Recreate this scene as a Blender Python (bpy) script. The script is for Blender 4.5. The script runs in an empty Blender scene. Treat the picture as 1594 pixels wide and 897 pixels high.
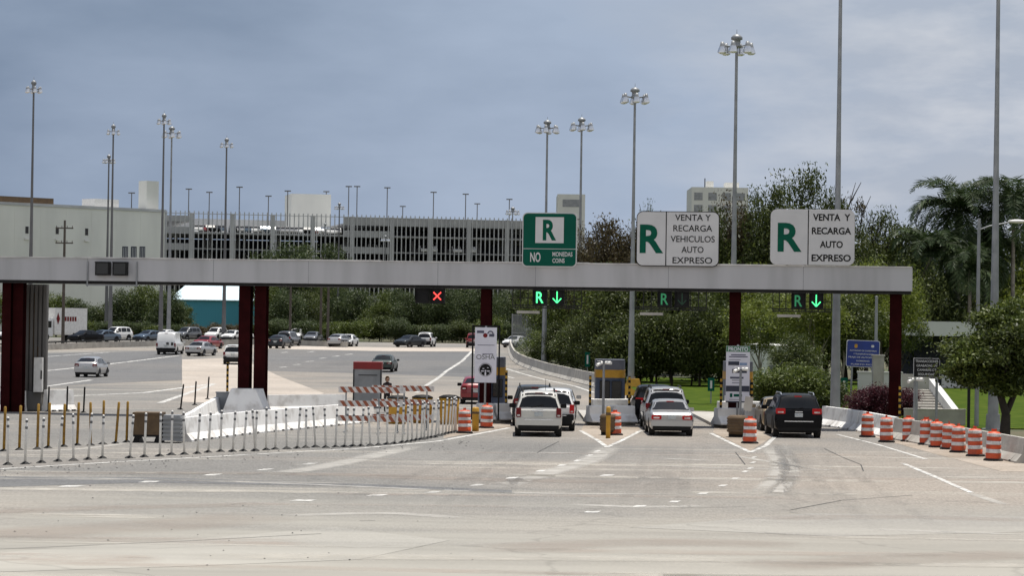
import bpy, bmesh, math, random
import numpy as np
from mathutils import Vector, Matrix
R = math.radians
random.seed(7)
sc = bpy.context.scene
COL = sc.collection

# ------------------------------------------------------------------ camera
F = 4100.0                      # focal length in pixels of a 1594 px wide frame
PITCH, ROLL, CAMZ = 0.0127, 0.0148, 4.5
cam_d = bpy.data.cameras.new('camera'); cam = bpy.data.objects.new('camera', cam_d); COL.objects.link(cam)
CR = (Matrix.Rotation(math.pi/2 + PITCH, 4, 'X') @ Matrix.Rotation(ROLL, 4, 'Z'))
cam.matrix_world = Matrix.Translation((0, 0, CAMZ)) @ CR
cam_d.sensor_fit = 'HORIZONTAL'; cam_d.sensor_width = 36; cam_d.lens = 36*F/1594
cam_d.clip_start = 1; cam_d.clip_end = 20000
sc.camera = cam

def H(y):                       # the road climbs gently beyond the plaza
    t = min(1, max(0, (y-195)/135)); return 1.35*t*t*(3-2*t)
def ray(px, py):
    d = CR.to_3x3() @ Vector((px-797, 448.5-py, -F)); return d/d.y
def W(px, py, Y):               # point of the sight line at distance Y
    d = ray(px, py); return Vector((d.x*Y, Y, CAMZ+d.z*Y))
def G(px, py):                  # ground point seen at a pixel
    d = ray(px, py); y = 20.0
    while y < 900 and CAMZ+d.z*y > H(y): y += 1
    a, b = y-1, y
    for _ in range(12):
        m = (a+b)/2
        if CAMZ+d.z*m > H(m): a = m
        else: b = m
    return Vector((d.x*a, a, H(a)))
def YG(x): return 117.6-0.154*x  # line of the toll gantry
GROT = math.atan(-0.154)

# ------------------------------------------------------------------ materials
MATS = {}
def mat(name, c1, c2=None, scale=3.0, rough=0.7, metal=0.0, bump=0.0, coat=0.0, spec=0.4, stretch=None, emit=None, estr=1.0, trans=0.0, detail=4, island=0.0, c3=None):
    if name in MATS: return MATS[name]
    m = bpy.data.materials.new(name); m.use_nodes = True; nt = m.node_tree; N = nt.nodes; L = nt.links
    b = N['Principled BSDF']
    b.inputs['Roughness'].default_value = rough; b.inputs['Metallic'].default_value = metal
    b.inputs['Coat Weight'].default_value = coat; b.inputs['Specular IOR Level'].default_value = spec
    if c2 is None: c2 = tuple(c*0.86 for c in c1)
    tc = N.new('ShaderNodeTexCoord')
    nz = N.new('ShaderNodeTexNoise'); nz.inputs['Scale'].default_value = scale; nz.inputs['Detail'].default_value = detail
    if stretch:
        mpp = N.new('ShaderNodeMapping'); mpp.inputs['Scale'].default_value = stretch; L.new(tc.outputs['Object'], mpp.inputs['Vector']); L.new(mpp.outputs[0], nz.inputs['Vector'])
    else: L.new(tc.outputs['Object'], nz.inputs['Vector'])
    rp = N.new('ShaderNodeValToRGB'); rp.color_ramp.elements[0].position = 0.35; rp.color_ramp.elements[1].position = 0.65
    rp.color_ramp.elements[0].color = (*c1, 1); rp.color_ramp.elements[1].color = (*c2, 1)
    if c3:
        e = rp.color_ramp.elements.new(0.5); e.color = (*c3, 1)
    L.new(nz.outputs['Fac'], rp.inputs['Fac']); out = rp.outputs['Color']
    if island:
        g = N.new('ShaderNodeNewGeometry'); ad = N.new('ShaderNodeMath'); ad.operation = 'MULTIPLY_ADD'
        ad.inputs[1].default_value = island; ad.inputs[2].default_value = 0.5-island/2
        L.new(g.outputs['Random Per Island'], ad.inputs[0]); L.new(ad.outputs[0], rp.inputs['Fac'])
    L.new(out, b.inputs['Base Color'])
    if bump:
        bp = N.new('ShaderNodeBump'); bp.inputs['Strength'].default_value = bump; bp.inputs['Distance'].default_value = 0.05
        n2 = N.new('ShaderNodeTexNoise'); n2.inputs['Scale'].default_value = scale*8; L.new(tc.outputs['Object'], n2.inputs['Vector'])
        L.new(n2.outputs['Fac'], bp.inputs['Height']); L.new(bp.outputs['Normal'], b.inputs['Normal'])
    if emit:
        b.inputs['Emission Color'].default_value = (*emit, 1); b.inputs['Emission Strength'].default_value = estr
    if trans:
        tr = N.new('ShaderNodeBsdfTranslucent'); mx = N.new('ShaderNodeMixShader'); mx.inputs[0].default_value = trans
        L.new(out, tr.inputs['Color']); L.new(b.outputs[0], mx.inputs[1]); L.new(tr.outputs[0], mx.inputs[2])
        L.new(mx.outputs[0], N['Material Output'].inputs['Surface'])
    MATS[name] = m; return m

def road_mat(name, a, b, c, stain, s1=0.05, streak=True):
    m = bpy.data.materials.new(name); m.use_nodes = True; nt = m.node_tree; N = nt.nodes; L = nt.links
    bs = N['Principled BSDF']; bs.inputs['Roughness'].default_value = 0.85; bs.inputs['Specular IOR Level'].default_value = 0.3
    tc = N.new('ShaderNodeTexCoord')
    def noise(scale, det=5, sx=1, sy=1, rough=0.55, loc=0):
        mp = N.new('ShaderNodeMapping'); mp.inputs['Scale'].default_value = (sx, sy, 1); mp.inputs['Location'].default_value = (loc, loc, 0)
        L.new(tc.outputs['Object'], mp.inputs['Vector'])
        n = N.new('ShaderNodeTexNoise'); n.inputs['Scale'].default_value = scale; n.inputs['Detail'].default_value = det; n.inputs['Roughness'].default_value = rough
        L.new(mp.outputs[0], n.inputs['Vector']); return n.outputs['Fac']
    def ramp(fac, p0, p1, c0=(0, 0, 0), c1=(1, 1, 1)):
        r = N.new('ShaderNodeValToRGB'); r.color_ramp.elements[0].position = p0; r.color_ramp.elements[1].position = p1
        r.color_ramp.elements[0].color = (*c0, 1); r.color_ramp.elements[1].color = (*c1, 1); L.new(fac, r.inputs['Fac']); return r.outputs['Color']
    def mix(f, x, y, mode='MIX'):
        k = N.new('ShaderNodeMix'); k.data_type = 'RGBA'; k.blend_type = mode
        if hasattr(f, 'links'): L.new(f, k.inputs['Factor'])
        else: k.inputs['Factor'].default_value = f
        for v, sck in ((x, k.inputs[6]), (y, k.inputs[7])):
            if hasattr(v, 'links'): L.new(v, sck)
            else: sck.default_value = (*v, 1)
        return k.outputs[2]
    col = ramp(noise(s1, 6), 0.38, 0.62, a, b)
    col = mix(ramp(noise(s1*0.6, 5, 1, 1, 0.6, 31), 0.44, 0.62), col, c)
    if streak:   # broad worn swathes crossing the plaza and dark tyre lanes along it
        col = mix(ramp(noise(0.35, 4, 0.12, 1.0, 0.6, 7), 0.56, 0.72), col, stain)
        col = mix(ramp(noise(0.30, 4, 0.5, 0.10, 0.6, 3), 0.54, 0.75, (0, 0, 0), (.55, .55, .55)), col, tuple(v*0.66 for v in a))
    col = mix(0.5, col, ramp(noise(2.2, 6, 1, 1, 0.7), 0.25, 0.75, (.62, .62, .62), (1.25, 1.25, 1.25)), 'MULTIPLY')
    col = mix(0.8, col, ramp(noise(9, 5, 1, 1, 0.85), 0.3, 0.7, (.55, .55, .55), (1.45, 1.45, 1.45)), 'MULTIPLY')
    if streak: col = mix(1.0, col, ramp(noise(1.0, 4, 20, 2.0, .75, 2), 0.32, 0.68, (.70, .70, .70), (1.30, 1.30, 1.30)), 'MULTIPLY')
    if streak:   # older, paler slabs nearest the viewer
        sx_ = N.new('ShaderNodeSeparateXYZ'); L.new(tc.outputs['Object'], sx_.inputs[0])
        m1 = N.new('ShaderNodeMath'); m1.operation = 'MULTIPLY_ADD'; L.new(noise(0.28, 4, .15, 1, .6, 12), m1.inputs[0]); m1.inputs[1].default_value = 34; L.new(sx_.outputs['Y'], m1.inputs[2])
        m2 = N.new('ShaderNodeMapRange'); L.new(m1.outputs[0], m2.inputs[0]); m2.inputs[1].default_value = 90; m2.inputs[2].default_value = 64
        lt = tuple(v*1.36 for v in a); lt = (lt[0]*1.18, lt[1]*1.17, lt[2]*1.11); col = mix(m2.outputs[0], col, mix(ramp(noise(0.5, 5, .2, 1, .6, 21), .42, .62), lt, tuple(v*.86 for v in lt)))
    # hairline cracks
    vo = N.new('ShaderNodeTexVoronoi'); vo.feature = 'DISTANCE_TO_EDGE'; vo.inputs['Scale'].default_value = 0.11
    wn = N.new('ShaderNodeTexNoise'); wn.inputs['Scale'].default_value = 0.6
    L.new(tc.outputs['Object'], wn.inputs['Vector'])
    vm = N.new('ShaderNodeVectorMath'); vm.operation = 'MULTIPLY_ADD'; vm.inputs[1].default_value = (3, 3, 0)
    L.new(wn.outputs['Color'], vm.inputs[0]); L.new(tc.outputs['Object'], vm.inputs[2]); L.new(vm.outputs[0], vo.inputs['Vector'])
    ck = ramp(vo.outputs['Distance'], 0.003, 0.010, (.84, .84, .84), (1, 1, 1))
    col = mix(1.0, col, ck, 'MULTIPLY')
    L.new(col, bs.inputs['Base Color'])
    bp = N.new('ShaderNodeBump'); bp.inputs['Strength'].default_value = 0.25; bp.inputs['Distance'].default_value = 0.02
    L.new(noise(25, 3), bp.inputs['Height']); L.new(bp.outputs[0], bs.inputs['Normal'])
    MATS[name] = m; return m

def worn_mat(name, c, lo=0.4, hi=0.6, scale=1.5):   # paint worn through to the road below
    m = bpy.data.materials.new(name); m.use_nodes = True; nt = m.node_tree; N = nt.nodes; L = nt.links
    b = N['Principled BSDF']; b.inputs['Base Color'].default_value = (*c, 1); b.inputs['Roughness'].default_value = 0.7
    tc = N.new('ShaderNodeTexCoord'); n = N.new('ShaderNodeTexNoise'); n.inputs['Scale'].default_value = scale; n.inputs['Detail'].default_value = 6; n.inputs['Roughness'].default_value = .65
    L.new(tc.outputs['Object'], n.inputs['Vector'])
    r = N.new('ShaderNodeValToRGB'); r.color_ramp.elements[0].position = lo; r.color_ramp.elements[1].position = hi
    L.new(n.outputs['Fac'], r.inputs['Fac'])
    t = N.new('ShaderNodeBsdfTransparent'); x = N.new('ShaderNodeMixShader')
    L.new(r.outputs['Color'], x.inputs[0]); L.new(t.outputs[0], x.inputs[1]); L.new(b.outputs[0], x.inputs[2])
    L.new(x.outputs[0], N['Material Output'].inputs['Surface'])
    MATS[name] = m; return m

M_PAVE = road_mat('worn_concrete_paving', (.200, .192, .178), (.160, .155, .146), (.275, .242, .207), (.33, .305, .265))
M_ASPH = road_mat('grey_asphalt', (.115, .117, .12), (.135, .135, .136), (.15, .145, .14), (.17, .168, .165))
M_TAN = road_mat('tan_concrete', (.40, .35, .30), (.34, .30, .26), (.46, .41, .36), (.42, .38, .33), 0.08, False)
M_GRAVEL = road_mat('gravel_nose', (.30, .25, .20), (.24, .20, .16), (.36, .31, .26), (.3, .26, .22), 0.4, False)
M_GRASS = mat('grass', (.040, .072, .008), (.085, .115, .016), 0.9, 0.95, bump=0.5, c3=(.058, .092, .011), trans=.15, spec=.05, detail=8)
M_EARTH = mat('verge_ground', (.05, .07, .025), (.10, .085, .05), 0.15, 0.95, bump=0.5)
M_PAINT = worn_mat('road_paint_white', (.60, .59, .56), 0.34, 0.56, 2.2)
M_WORN = worn_mat('scraped_marking', (.40, .385, .36), 0.25, 0.80, .9)
M_CRACKSHADOW = mat('crack_debris_and_shadow', (.05, .05, .05), rough=.8)
M_WHITE = mat('white_paint', (.78, .77, .74), (.66, .65, .62), 4, .6)
M_WHITEBAR = mat('whitewashed_concrete', (.86, .855, .83), (.60, .58, .55), 1.6, .8, bump=.15, c3=(.82, .81, .79), detail=9)
M_CONC = mat('bare_concrete', (.44, .42, .38), (.33, .31, .28), 1.2, .85, bump=.2)
M_BEAM = mat('gantry_grey_paint', (.47, .47, .485), (.38, .38, .39), 1.0, .55, c3=(.445, .445, .46), stretch=(.9, .9, .10), detail=7)
M_PYLON = mat('pylon_weathered_steel', (.14, .135, .13), (.10, .095, .09), 1.2, .7, spec=.15, stretch=(2, 2, .3))
M_BEAMCAP = mat('gantry_cap', (.70, .69, .67), (.45, .44, .43), 1.5, .7)
M_RED = mat('oxide_red_steel', (.032, .0050, .0055), (.021, .0036, .004), 2, .75, spec=.04)
M_DKSTEEL = mat('dark_steel', (.014, .014, .016), (.022, .022, .022), 3, .6, 0, spec=.2)
M_BLACK = mat('black_plastic', (.010, .010, .011), (.016, .016, .016), 3, .6, spec=.15)
M_RUBBER = mat('tyre_rubber', (.016, .016, .016), (.026, .025, .024), 6, .85)
M_GALV = mat('galvanised_steel', (.30, .31, .32), (.22, .23, .24), 1.5, .5, .35)
M_MASTDK = mat('weathered_mast', (.16, .16, .165), (.12, .12, .125), .6, .6, .3)
M_SILVER = mat('spun_aluminium', (.75, .76, .78), (.65, .66, .68), 3, .25, .9)
M_LAMPGL = mat('lamp_glass', (.85, .86, .88), (.78, .79, .8), 3, .1)
M_GLASS = mat('tinted_glass', (.006, .007, .008), (.010, .011, .012), 2, .06, spec=.4)
M_TAIL = mat('tail_light_red', (.16, .005, .007), (.12, .004, .006), 9, .25, coat=.15, spec=.2)
M_TAILON = mat('brake_light_lit', (.22, .006, .008), (.18, .005, .006), 9, .3, spec=.2, emit=(1, .02, .02), estr=.10)
M_HEAD = mat('headlight_glass', (.8, .82, .84), (.65, .67, .7), 9, .1, coat=.5)
M_RIM = mat('alloy_rim', (.42, .43, .45), (.32, .33, .35), 6, .35, .8)
M_PLATE = mat('plate', (.55, .56, .52), (.35, .40, .45), 25, .5)
M_ORANGE = mat('orange_plastic', (.60, .085, .022), (.36, .065, .025), 3, .5, detail=8, c3=(.54, .075, .02))
M_REFL = mat('white_reflective', (.70, .68, .66), (.42, .38, .35), 4, .4, detail=8, c3=(.62, .59, .57))
M_YELLOW = mat('yellow_paint', (.58, .33, .035), (.46, .26, .03), 4, .55)
M_OCHRE = mat('yellow_plastic_weathered', (.50, .27, .025), (.40, .21, .02), 4, .6)
M_BROWN = mat('brown_weathered', (.13, .085, .045), (.09, .06, .035), 3, .8, bump=.2)
M_SIGNG = mat('sign_green', (.0, .085, .055), (.0, .075, .048), .8, .5, spec=.12)
M_SIGNW = mat('sign_white', (.60, .595, .60), (.54, .54, .545), .9, .5)
M_SIGNB = mat('sign_blue', (.012, .035, .22), (.010, .03, .18), 2, .4)
M_LETK = mat('black_lettering', (.012, .012, .012), (.018, .018, .018), 3, .6, spec=.1)
M_LETG = mat('green_lettering', (.0, .095, .055), (.0, .08, .048), 3, .5, spec=.12)
M_LEDG = mat('green_leds', (.05, .6, .2), (.05, .5, .2), 9, .5, emit=(.08, 1, .30), estr=1.5)
M_LEDGD = mat('green_leds_dim', (.02, .12, .06), (.02, .1, .05), 9, .5, emit=(.05, .5, .2), estr=.22)
M_LEDR = mat('red_leds', (.6, .05, .05), (.5, .05, .05), 9, .5, emit=(1, .06, .05), estr=1.7)
M_BOOTHG = mat('booth_grey_paint', (.135, .14, .165), (.11, .115, .14), 2, .5, spec=.2)
M_BOOTHB = mat('booth_slate_paint', (.075, .09, .135), (.06, .075, .115), 2, .5, spec=.2)
M_POSTY = mat('faded_post_yellow', (.34, .20, .035), (.20, .11, .03), 5, .6, spec=.2)
M_BANNER = mat('banner_vinyl', (.66, .66, .73), (.60, .60, .67), 1.4, .55)
M_BANNAVY = mat('banner_navy', (.03, .035, .06), (.025, .03, .05), 3, .5)
M_BARK = mat('bark', (.05, .04, .03), (.03, .025, .02), 4, .9, bump=.4)
M_BARKL = mat('pale_bark', (.26, .235, .20), (.18, .16, .135), 4, .9, bump=.4)
M_WOOD = mat('creosoted_pole', (.075, .062, .052), (.10, .085, .07), 2, .85)
M_BLDG = mat('pale_render', (.70, .70, .65), (.62, .62, .58), .25, .85, c3=(.66, .66, .615), stretch=(1, 1, .25))
M_BLDGW = mat('white_render', (.60, .60, .58), (.52, .52, .51), .2, .85)
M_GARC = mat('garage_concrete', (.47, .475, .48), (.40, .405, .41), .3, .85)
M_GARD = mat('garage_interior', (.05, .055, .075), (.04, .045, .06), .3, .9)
M_TEAL = mat('teal_cladding', (.06, .29, .38), (.05, .25, .34), .1, .6)
M_ROOFW = mat('white_metal_roof', (.62, .76, .82), (.56, .70, .76), .2, .4)
M_REDTOP = mat('kiosk_red', (.25, .02, .02), (.2, .018, .018), 3, .5)
M_SKIN = mat('skin', (.42, .25, .17), (.38, .22, .15), 8, .55)
M_HAIR = mat('hair_fair', (.30, .17, .07), (.22, .12, .05), 20, .6)
M_CLOTH = mat('dark_clothes', (.018, .014, .016), (.028, .018, .020), 6, .85)

def leafmat(name, lo, mid, hi, tr=.30):
    return mat(name, lo, hi, 1.0, .5, trans=tr, island=.55, c3=mid, spec=.3)
LEAF = {
 'dark': leafmat('leaf_dark_green', (.032, .046, .012), (.056, .076, .018), (.095, .115, .028)),
 'mid': leafmat('leaf_mid_green', (.046, .068, .013), (.080, .110, .020), (.125, .155, .032)),
 'bright': leafmat('leaf_yellow_green', (.085, .115, .014), (.13, .165, .022), (.18, .21, .035), .4),
 'brown': leafmat('leaf_reddish_brown', (.050, .040, .022), (.075, .055, .030), (.095, .080, .030)),
 'far': leafmat('leaf_far_green', (.036, .056, .022), (.060, .085, .030), (.090, .115, .040)),
 'purple': leafmat('leaf_purple', (.035, .008, .014), (.065, .014, .024), (.10, .026, .035)),
 'palm': leafmat('leaf_palm', (.022, .042, .012), (.036, .066, .018), (.07, .095, .04), .2),
}

# ------------------------------------------------------------------ mesh builder
class MB:
    def __init__(s): s.v = []; s.f = []; s.m = []; s.sm = []
    def add(s, vs, fs, mi=0, smooth=False, M=None):
        o = len(s.v)
        for v in vs:
            v = Vector(v); s.v.append(tuple(M @ v) if M else tuple(v))
        for f in fs: s.f.append(tuple(i+o for i in f)); s.m.append(mi); s.sm.append(smooth)
        return s
    def box(s, x0, x1, y0, y1, z0, z1, mi=0, M=None):
        return s.add([(x0,y0,z0),(x1,y0,z0),(x1,y1,z0),(x0,y1,z0),(x0,y0,z1),(x1,y0,z1),(x1,y1,z1),(x0,y1,z1)],
              [(3,2,1,0),(4,5,6,7),(0,1,5,4),(1,2,6,5),(2,3,7,6),(3,0,4,7)], mi, False, M)
    def cyl(s, p0, p1, r0, r1=None, n=10, mi=0, smooth=True, cap=True):
        r1 = r0 if r1 is None else r1
        p0 = Vector(p0); p1 = Vector(p1); d = (p1-p0).normalized()
        a = d.orthogonal().normalized(); b = d.cross(a)
        vs = [p0+(a*math.cos(t)+b*math.sin(t))*r0 for t in [2*math.pi*i/n for i in range(n)]]
        vs += [p1+(a*math.cos(t)+b*math.sin(t))*r1 for t in [2*math.pi*i/n for i in range(n)]]
        s.add(vs, [(i,(i+1)%n,n+(i+1)%n,n+i) for i in range(n)], mi, smooth)
        if cap: s.add(vs, [tuple(range(n))[::-1], tuple(range(n,2*n))], mi, False)
        return s
    def tube(s, pts, r, n=8, mi=0):
        for a, b in zip(pts[:-1], pts[1:]): s.cyl(a, b, r, r, n, mi)
        return s
    def lathe(s, prof, n=20, mi=0, c=(0,0,0), smooth=True, mis=None):
        o = []
        for (r, z) in prof:
            for i in range(n):
                t = 2*math.pi*i/n; o.append((c[0]+r*math.cos(t), c[1]+r*math.sin(t), c[2]+z))
        base = len(s.v); s.v += o
        for k in range(len(prof)-1):
            for i in range(n):
                j = (i+1)%n
                s.f.append((base+k*n+i, base+k*n+j, base+(k+1)*n+j, base+(k+1)*n+i)); s.m.append(mis[k] if mis else mi); s.sm.append(smooth)
        return s
    def extr(s, prof, x0, x1, mi=0, M=None):     # profile in (y,z) extruded along x
        n = len(prof)
        vs = [(x0,y,z) for y,z in prof]+[(x1,y,z) for y,z in prof]
        return s.add(vs, [(i,(i+1)%n,n+(i+1)%n,n+i) for i in range(n)]+[tuple(range(n))[::-1], tuple(range(n,2*n))], mi, False, M)
    def plate(s, w, h, t, r, y=0, zc=0, xc=0, mi=0, n=5):   # rounded panel in XZ facing -Y
        out = []
        for cx, cz, a0 in ((w/2-r,h/2-r,0),(-w/2+r,h/2-r,90),(-w/2+r,-h/2+r,180),(w/2-r,-h/2+r,270)):
            for k in range(n+1):
                a = R(a0+90*k/n); out.append((xc+cx+r*math.cos(a), zc+cz+r*math.sin(a)))
        m = len(out)
        vs = [(x,y,z) for x,z in out]+[(x,y+t,z) for x,z in out]
        return s.add(vs, [tuple(range(m)), tuple(range(m,2*m))[::-1]]+[(i,m+i,m+(i+1)%m,(i+1)%m) for i in range(m)], mi)
    def mesh(s, name, mats):
        me = bpy.data.meshes.new(name); me.from_pydata(s.v, [], s.f); me.update()
        for m in (mats if isinstance(mats, (list, tuple)) else [mats]): me.materials.append(m)
        me.polygons.foreach_set('material_index', s.m); me.polygons.foreach_set('use_smooth', s.sm)
        bm = bmesh.new(); bm.from_mesh(me); bmesh.ops.recalc_face_normals(bm, faces=bm.faces); bm.to_mesh(me); bm.free()
        return me
    def build(s, name, mats, parent=None, loc=None, rz=0):
        o = bpy.data.objects.new(name, s.mesh(name, mats)); COL.objects.link(o)
        if parent: o.parent = parent
        if loc is not None: o.location = loc
        if rz: o.rotation_euler = (0,0,rz)
        return o

def tag(o, label=None, cat=None, group=None, kind=None):
    if label: o['label'] = label
    if cat: o['category'] = cat
    if group: o['group'] = group
    if kind: o['kind'] = kind
    return o
def thing(name, loc, label, cat, group=None, rz=0):
    o = bpy.data.objects.new(name, None); COL.objects.link(o); o.location = loc; o.rotation_euler = (0,0,rz)
    o.empty_display_size = .2
    return tag(o, label, cat, group)
def dup(o, loc=None, rz=None, label=None, parent=None):
    kids = [c for c in COL.objects if c.parent == o]
    c = o.copy(); COL.objects.link(c)
    if parent: c.parent = parent
    if loc is not None: c.location = loc
    if rz is not None: c.rotation_euler = (0,0,rz)
    if label: c['label'] = label
    for k in kids: dup(k, parent=c)
    return c

_tc = {}
def text(mb, s, xc, zc, h=None, w=None, y=0, bold=0.0, mi=0, align='C'):
    """letters as real geometry, cap height h (m), squeezed to width w; lies in XZ facing -Y"""
    key = (s, round(bold, 3))
    if key not in _tc:
        cu = bpy.data.curves.new('t', 'FONT'); cu.body = s; cu.size = 1; cu.extrude = 0.0; cu.offset = bold; cu.resolution_u = 4
        ob = bpy.data.objects.new('t', cu); COL.objects.link(ob)
        dg = bpy.context.evaluated_depsgraph_get(); me = ob.evaluated_get(dg).to_mesh()
        _tc[key] = ([tuple(v.co) for v in me.vertices], [tuple(p.vertices) for p in me.polygons])
        ob.evaluated_get(dg).to_mesh_clear(); bpy.data.objects.remove(ob); bpy.data.curves.remove(cu)
    vs, fs = _tc[key]
    x0 = min(v[0] for v in vs); x1 = max(v[0] for v in vs); y0 = min(v[1] for v in vs); y1 = max(v[1] for v in vs)
    sz = h/(y1-y0) if h else 1
    sx = w/(x1-x0) if w else sz
    if not h: sz = sx
    ox = {'C': (x0+x1)/2, 'L': x0}[align]
    mb.add([((v[0]-ox)*sx+xc, y, (v[1]-(y0+y1)/2)*sz+zc) for v in vs], fs, mi)

# ------------------------------------------------------------------ ground sheets
def sheet(name, rows, m, dz, parent=None, **k):    # rows: (y, x0, x1), follows the road profile
    rr = []
    for (ya, a0, a1), (yb, b0, b1) in zip(rows[:-1], rows[1:]):
        n = max(1, int((yb-ya)/5)) if yb > 190 and ya < 340 else 1
        for i in range(n):
            t = i/n; rr.append((ya+(yb-ya)*t, a0+(b0-a0)*t, a1+(b1-a1)*t))
    rr.append(rows[-1])
    mb = MB(); vs = []
    for (y, a, b) in rr: vs += [(a, y, H(y)+dz), (b, y, H(y)+dz)]
    mb.add(vs, [(2*i, 2*i+1, 2*i+3, 2*i+2) for i in range(len(rr)-1)])
    return tag(mb.build(name, m, parent), kind='structure')
def poly(mb, pts, dz, mi=0):                       # ground polygon from xy points, cut to follow the profile
    bm = bmesh.new(); vs = [bm.verts.new((p[0], p[1], 0)) for p in pts]; bm.faces.new(vs)
    ya = min(p[1] for p in pts); yb = max(p[1] for p in pts); y = max(ya, 195)+3
    while y < min(yb, 335):
        bmesh.ops.bisect_plane(bm, geom=bm.verts[:]+bm.edges[:]+bm.faces[:], plane_co=(0, y, 0), plane_no=(0, 1, 0)); y += 6
    bm.verts.index_update()
    v = [(q.co.x, q.co.y, H(q.co.y)+dz) for q in bm.verts]
    mb.add(v, [tuple(q.index for q in f.verts) for f in bm.faces], mi); bm.free()
def gpoly(mb, pix, dz, mi=0): poly(mb, [G(*p) for p in pix], dz, mi)
def gline(mb, pix, w, dz, mi=0):                   # painted line of real width w along ground points
    P = [G(*p) if len(p) == 2 else Vector(p) for p in pix]
    for k, (a, b) in enumerate(zip(P[:-1], P[1:])):
        d = Vector((b.x-a.x, b.y-a.y, 0)).normalized(); n = Vector((-d.y, d.x, 0))*w/2
        poly(mb, [a-n, b-n, b+n, a+n], dz+0.0004*(k % 2), mi)

gr = MB()
ys = [-60, 100]+list(range(195, 336, 6))+[420, 800, 2500, 9000]
for i, y in enumerate(ys): gr.v += [(-3500, y, H(y)-.06), (3500, y, H(y)-.06)]
for i in range(len(ys)-1): gr.f.append((2*i, 2*i+1, 2*i+3, 2*i+2)); gr.m.append(0); gr.sm.append(False)
tag(gr.build('ground', M_EARTH), kind='structure')

bar = [G(927, 602), G(879, 590), G(842, 580), G(801, 561), G(793, 539)]   # foot of the ramp barrier
rows = [(-40, -90, 60), (80, -90, 30), (88, -90, 17.4), (118, -90, 16.0), (133, -90, 16.0), (137, -90, 9.0), (165, -100, 7.4)]
for p in bar: rows.append((p.y, -110, p.x+.2))
rows += [(362, -120, 0.5)]
rows = sorted(rows, key=lambda r: r[0])
sheet('plaza_pavement', rows, M_PAVE, 0.0)
gpatch = MB(); gpoly(gpatch, [(416, 578), (505, 580), (600, 583), (700, 586), (770, 590), (775, 566), (768, 549), (735, 548), (600, 547.5), (417, 543.7)], .005)
tag(gpatch.build('far_asphalt_road', M_ASPH), kind='structure')
t = MB(); gpoly(t, [(0, 606), (150, 598), (283, 592), (283, 560), (283, 546), (0, 552)], .005)
gpoly(t, [(-40, 760), (230, 752), (560, 758), (797, 768), (797, 764), (520, 752), (233, 744), (-40, 742)], .004)
tag(t.build('left_asphalt_road', M_ASPH), kind='structure')
t = MB(); gpoly(t, [(283.5, 560), (372, 557), (416, 577), (505, 613), (420, 632), (284, 626)], .0055)
gpoly(t, [(417, 543), (600, 547), (735, 547.5), (768, 548), (772, 541.5), (600, 541), (417, 538.5)], .006)
tag(t.build('tan_concrete_road', M_TAN), kind='structure')
o = sheet('grass', [(119, 16.6, 60), (133.5, 16.6, 60), (137.3, 9.3, 60), (165, 7.8, 60), (186, 6.6, 60), (216, 6.9, 60)], M_GRASS, -.01); tag(o, 'short bright green grass on the verge below the trees', 'grass', kind='stuff')

# road paint
pt = MB()
Z = .010
gline(pt, [(68, 578), (180, 566), (277, 554)], .45, Z)
gline(pt, [(68, 556), (110, 553), (170, 549)], .35, Z)
gline(pt, [(60, 604), (142, 592)], .40, Z)
gline(pt, [(112, 617), (225, 612), (333, 598)], .45, Z); gline(pt, [(333, 598.5), (249, 628)], .35, Z+.002)
gline(pt, [(648, 612), (660, 603), (695, 578), (720, 562), (735, 547)], .30, Z)
gline(pt, [(738, 549), (752, 560)], .30, Z)
gline(pt, [(787, 574), (850, 592), (896, 602), (925, 612)], .25, Z)
gline(pt, [(786, 586), (800, 589)], .25, Z)
for x, y in ((441,572),(462,568),(482,563),(503,558),(523,555),(543,552),(484,548),(443,549)): gline(pt, [(x-5, y+.5), (x+5, y-.5)], .35, Z)
# toll island chevrons
gline(pt, [(903, 671), (930, 686), (945, 697)], .18, Z); gline(pt, [(945, 697), (967, 687), (998, 671)], .18, Z+.002)
gline(pt, [(1106, 675), (1143, 693), (1168, 705)], .18, Z); gline(pt, [(1168, 705), (1192, 695), (1207, 680)], .18, Z+.002)
gline(pt, [(0, 731), (150, 722), (330, 712), (560, 699), (680, 688), (740, 677), (792, 667)], .22, Z)
gline(pt, [(1303, 677), (1370, 694), (1442, 716)], .16, Z)
gline(pt, [(1405, 722), (1460, 745), (1512, 768)], .17, Z)
def dash(x, y, w, h=3.2, sk=6):
    w *= .85; h *= .8; gpoly(pt, [(x-w/2-sk, y+h/2), (x+w/2-sk, y+h/2), (x+w/2+sk, y-h/2), (x-w/2+sk, y-h/2)], Z)
for x, y, w in ((111,758,38),(233,751,30),(331,740,24),(413,732,20),(482,723,18),(473,780,40),(587,772,28),(675,767,20),(744,756,18)): dash(x, y, w)
for x, y, w in ((797,745,18),(842,734,14),(875,725,12),(899,718,10),(917,710,9),(930,703,8),(922,798,26),(996,789,20),(1050,782,17),(1094,769.5,16),(1125,757,13),(1145,745.6,12),(1160,735,9),(1168,729.6,8),(1172,721,7),(1173,713,7),(945,741,22)): dash(x, y, w, 3, 3)
tag(pt.build('road_markings', M_PAINT), kind='structure')
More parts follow.
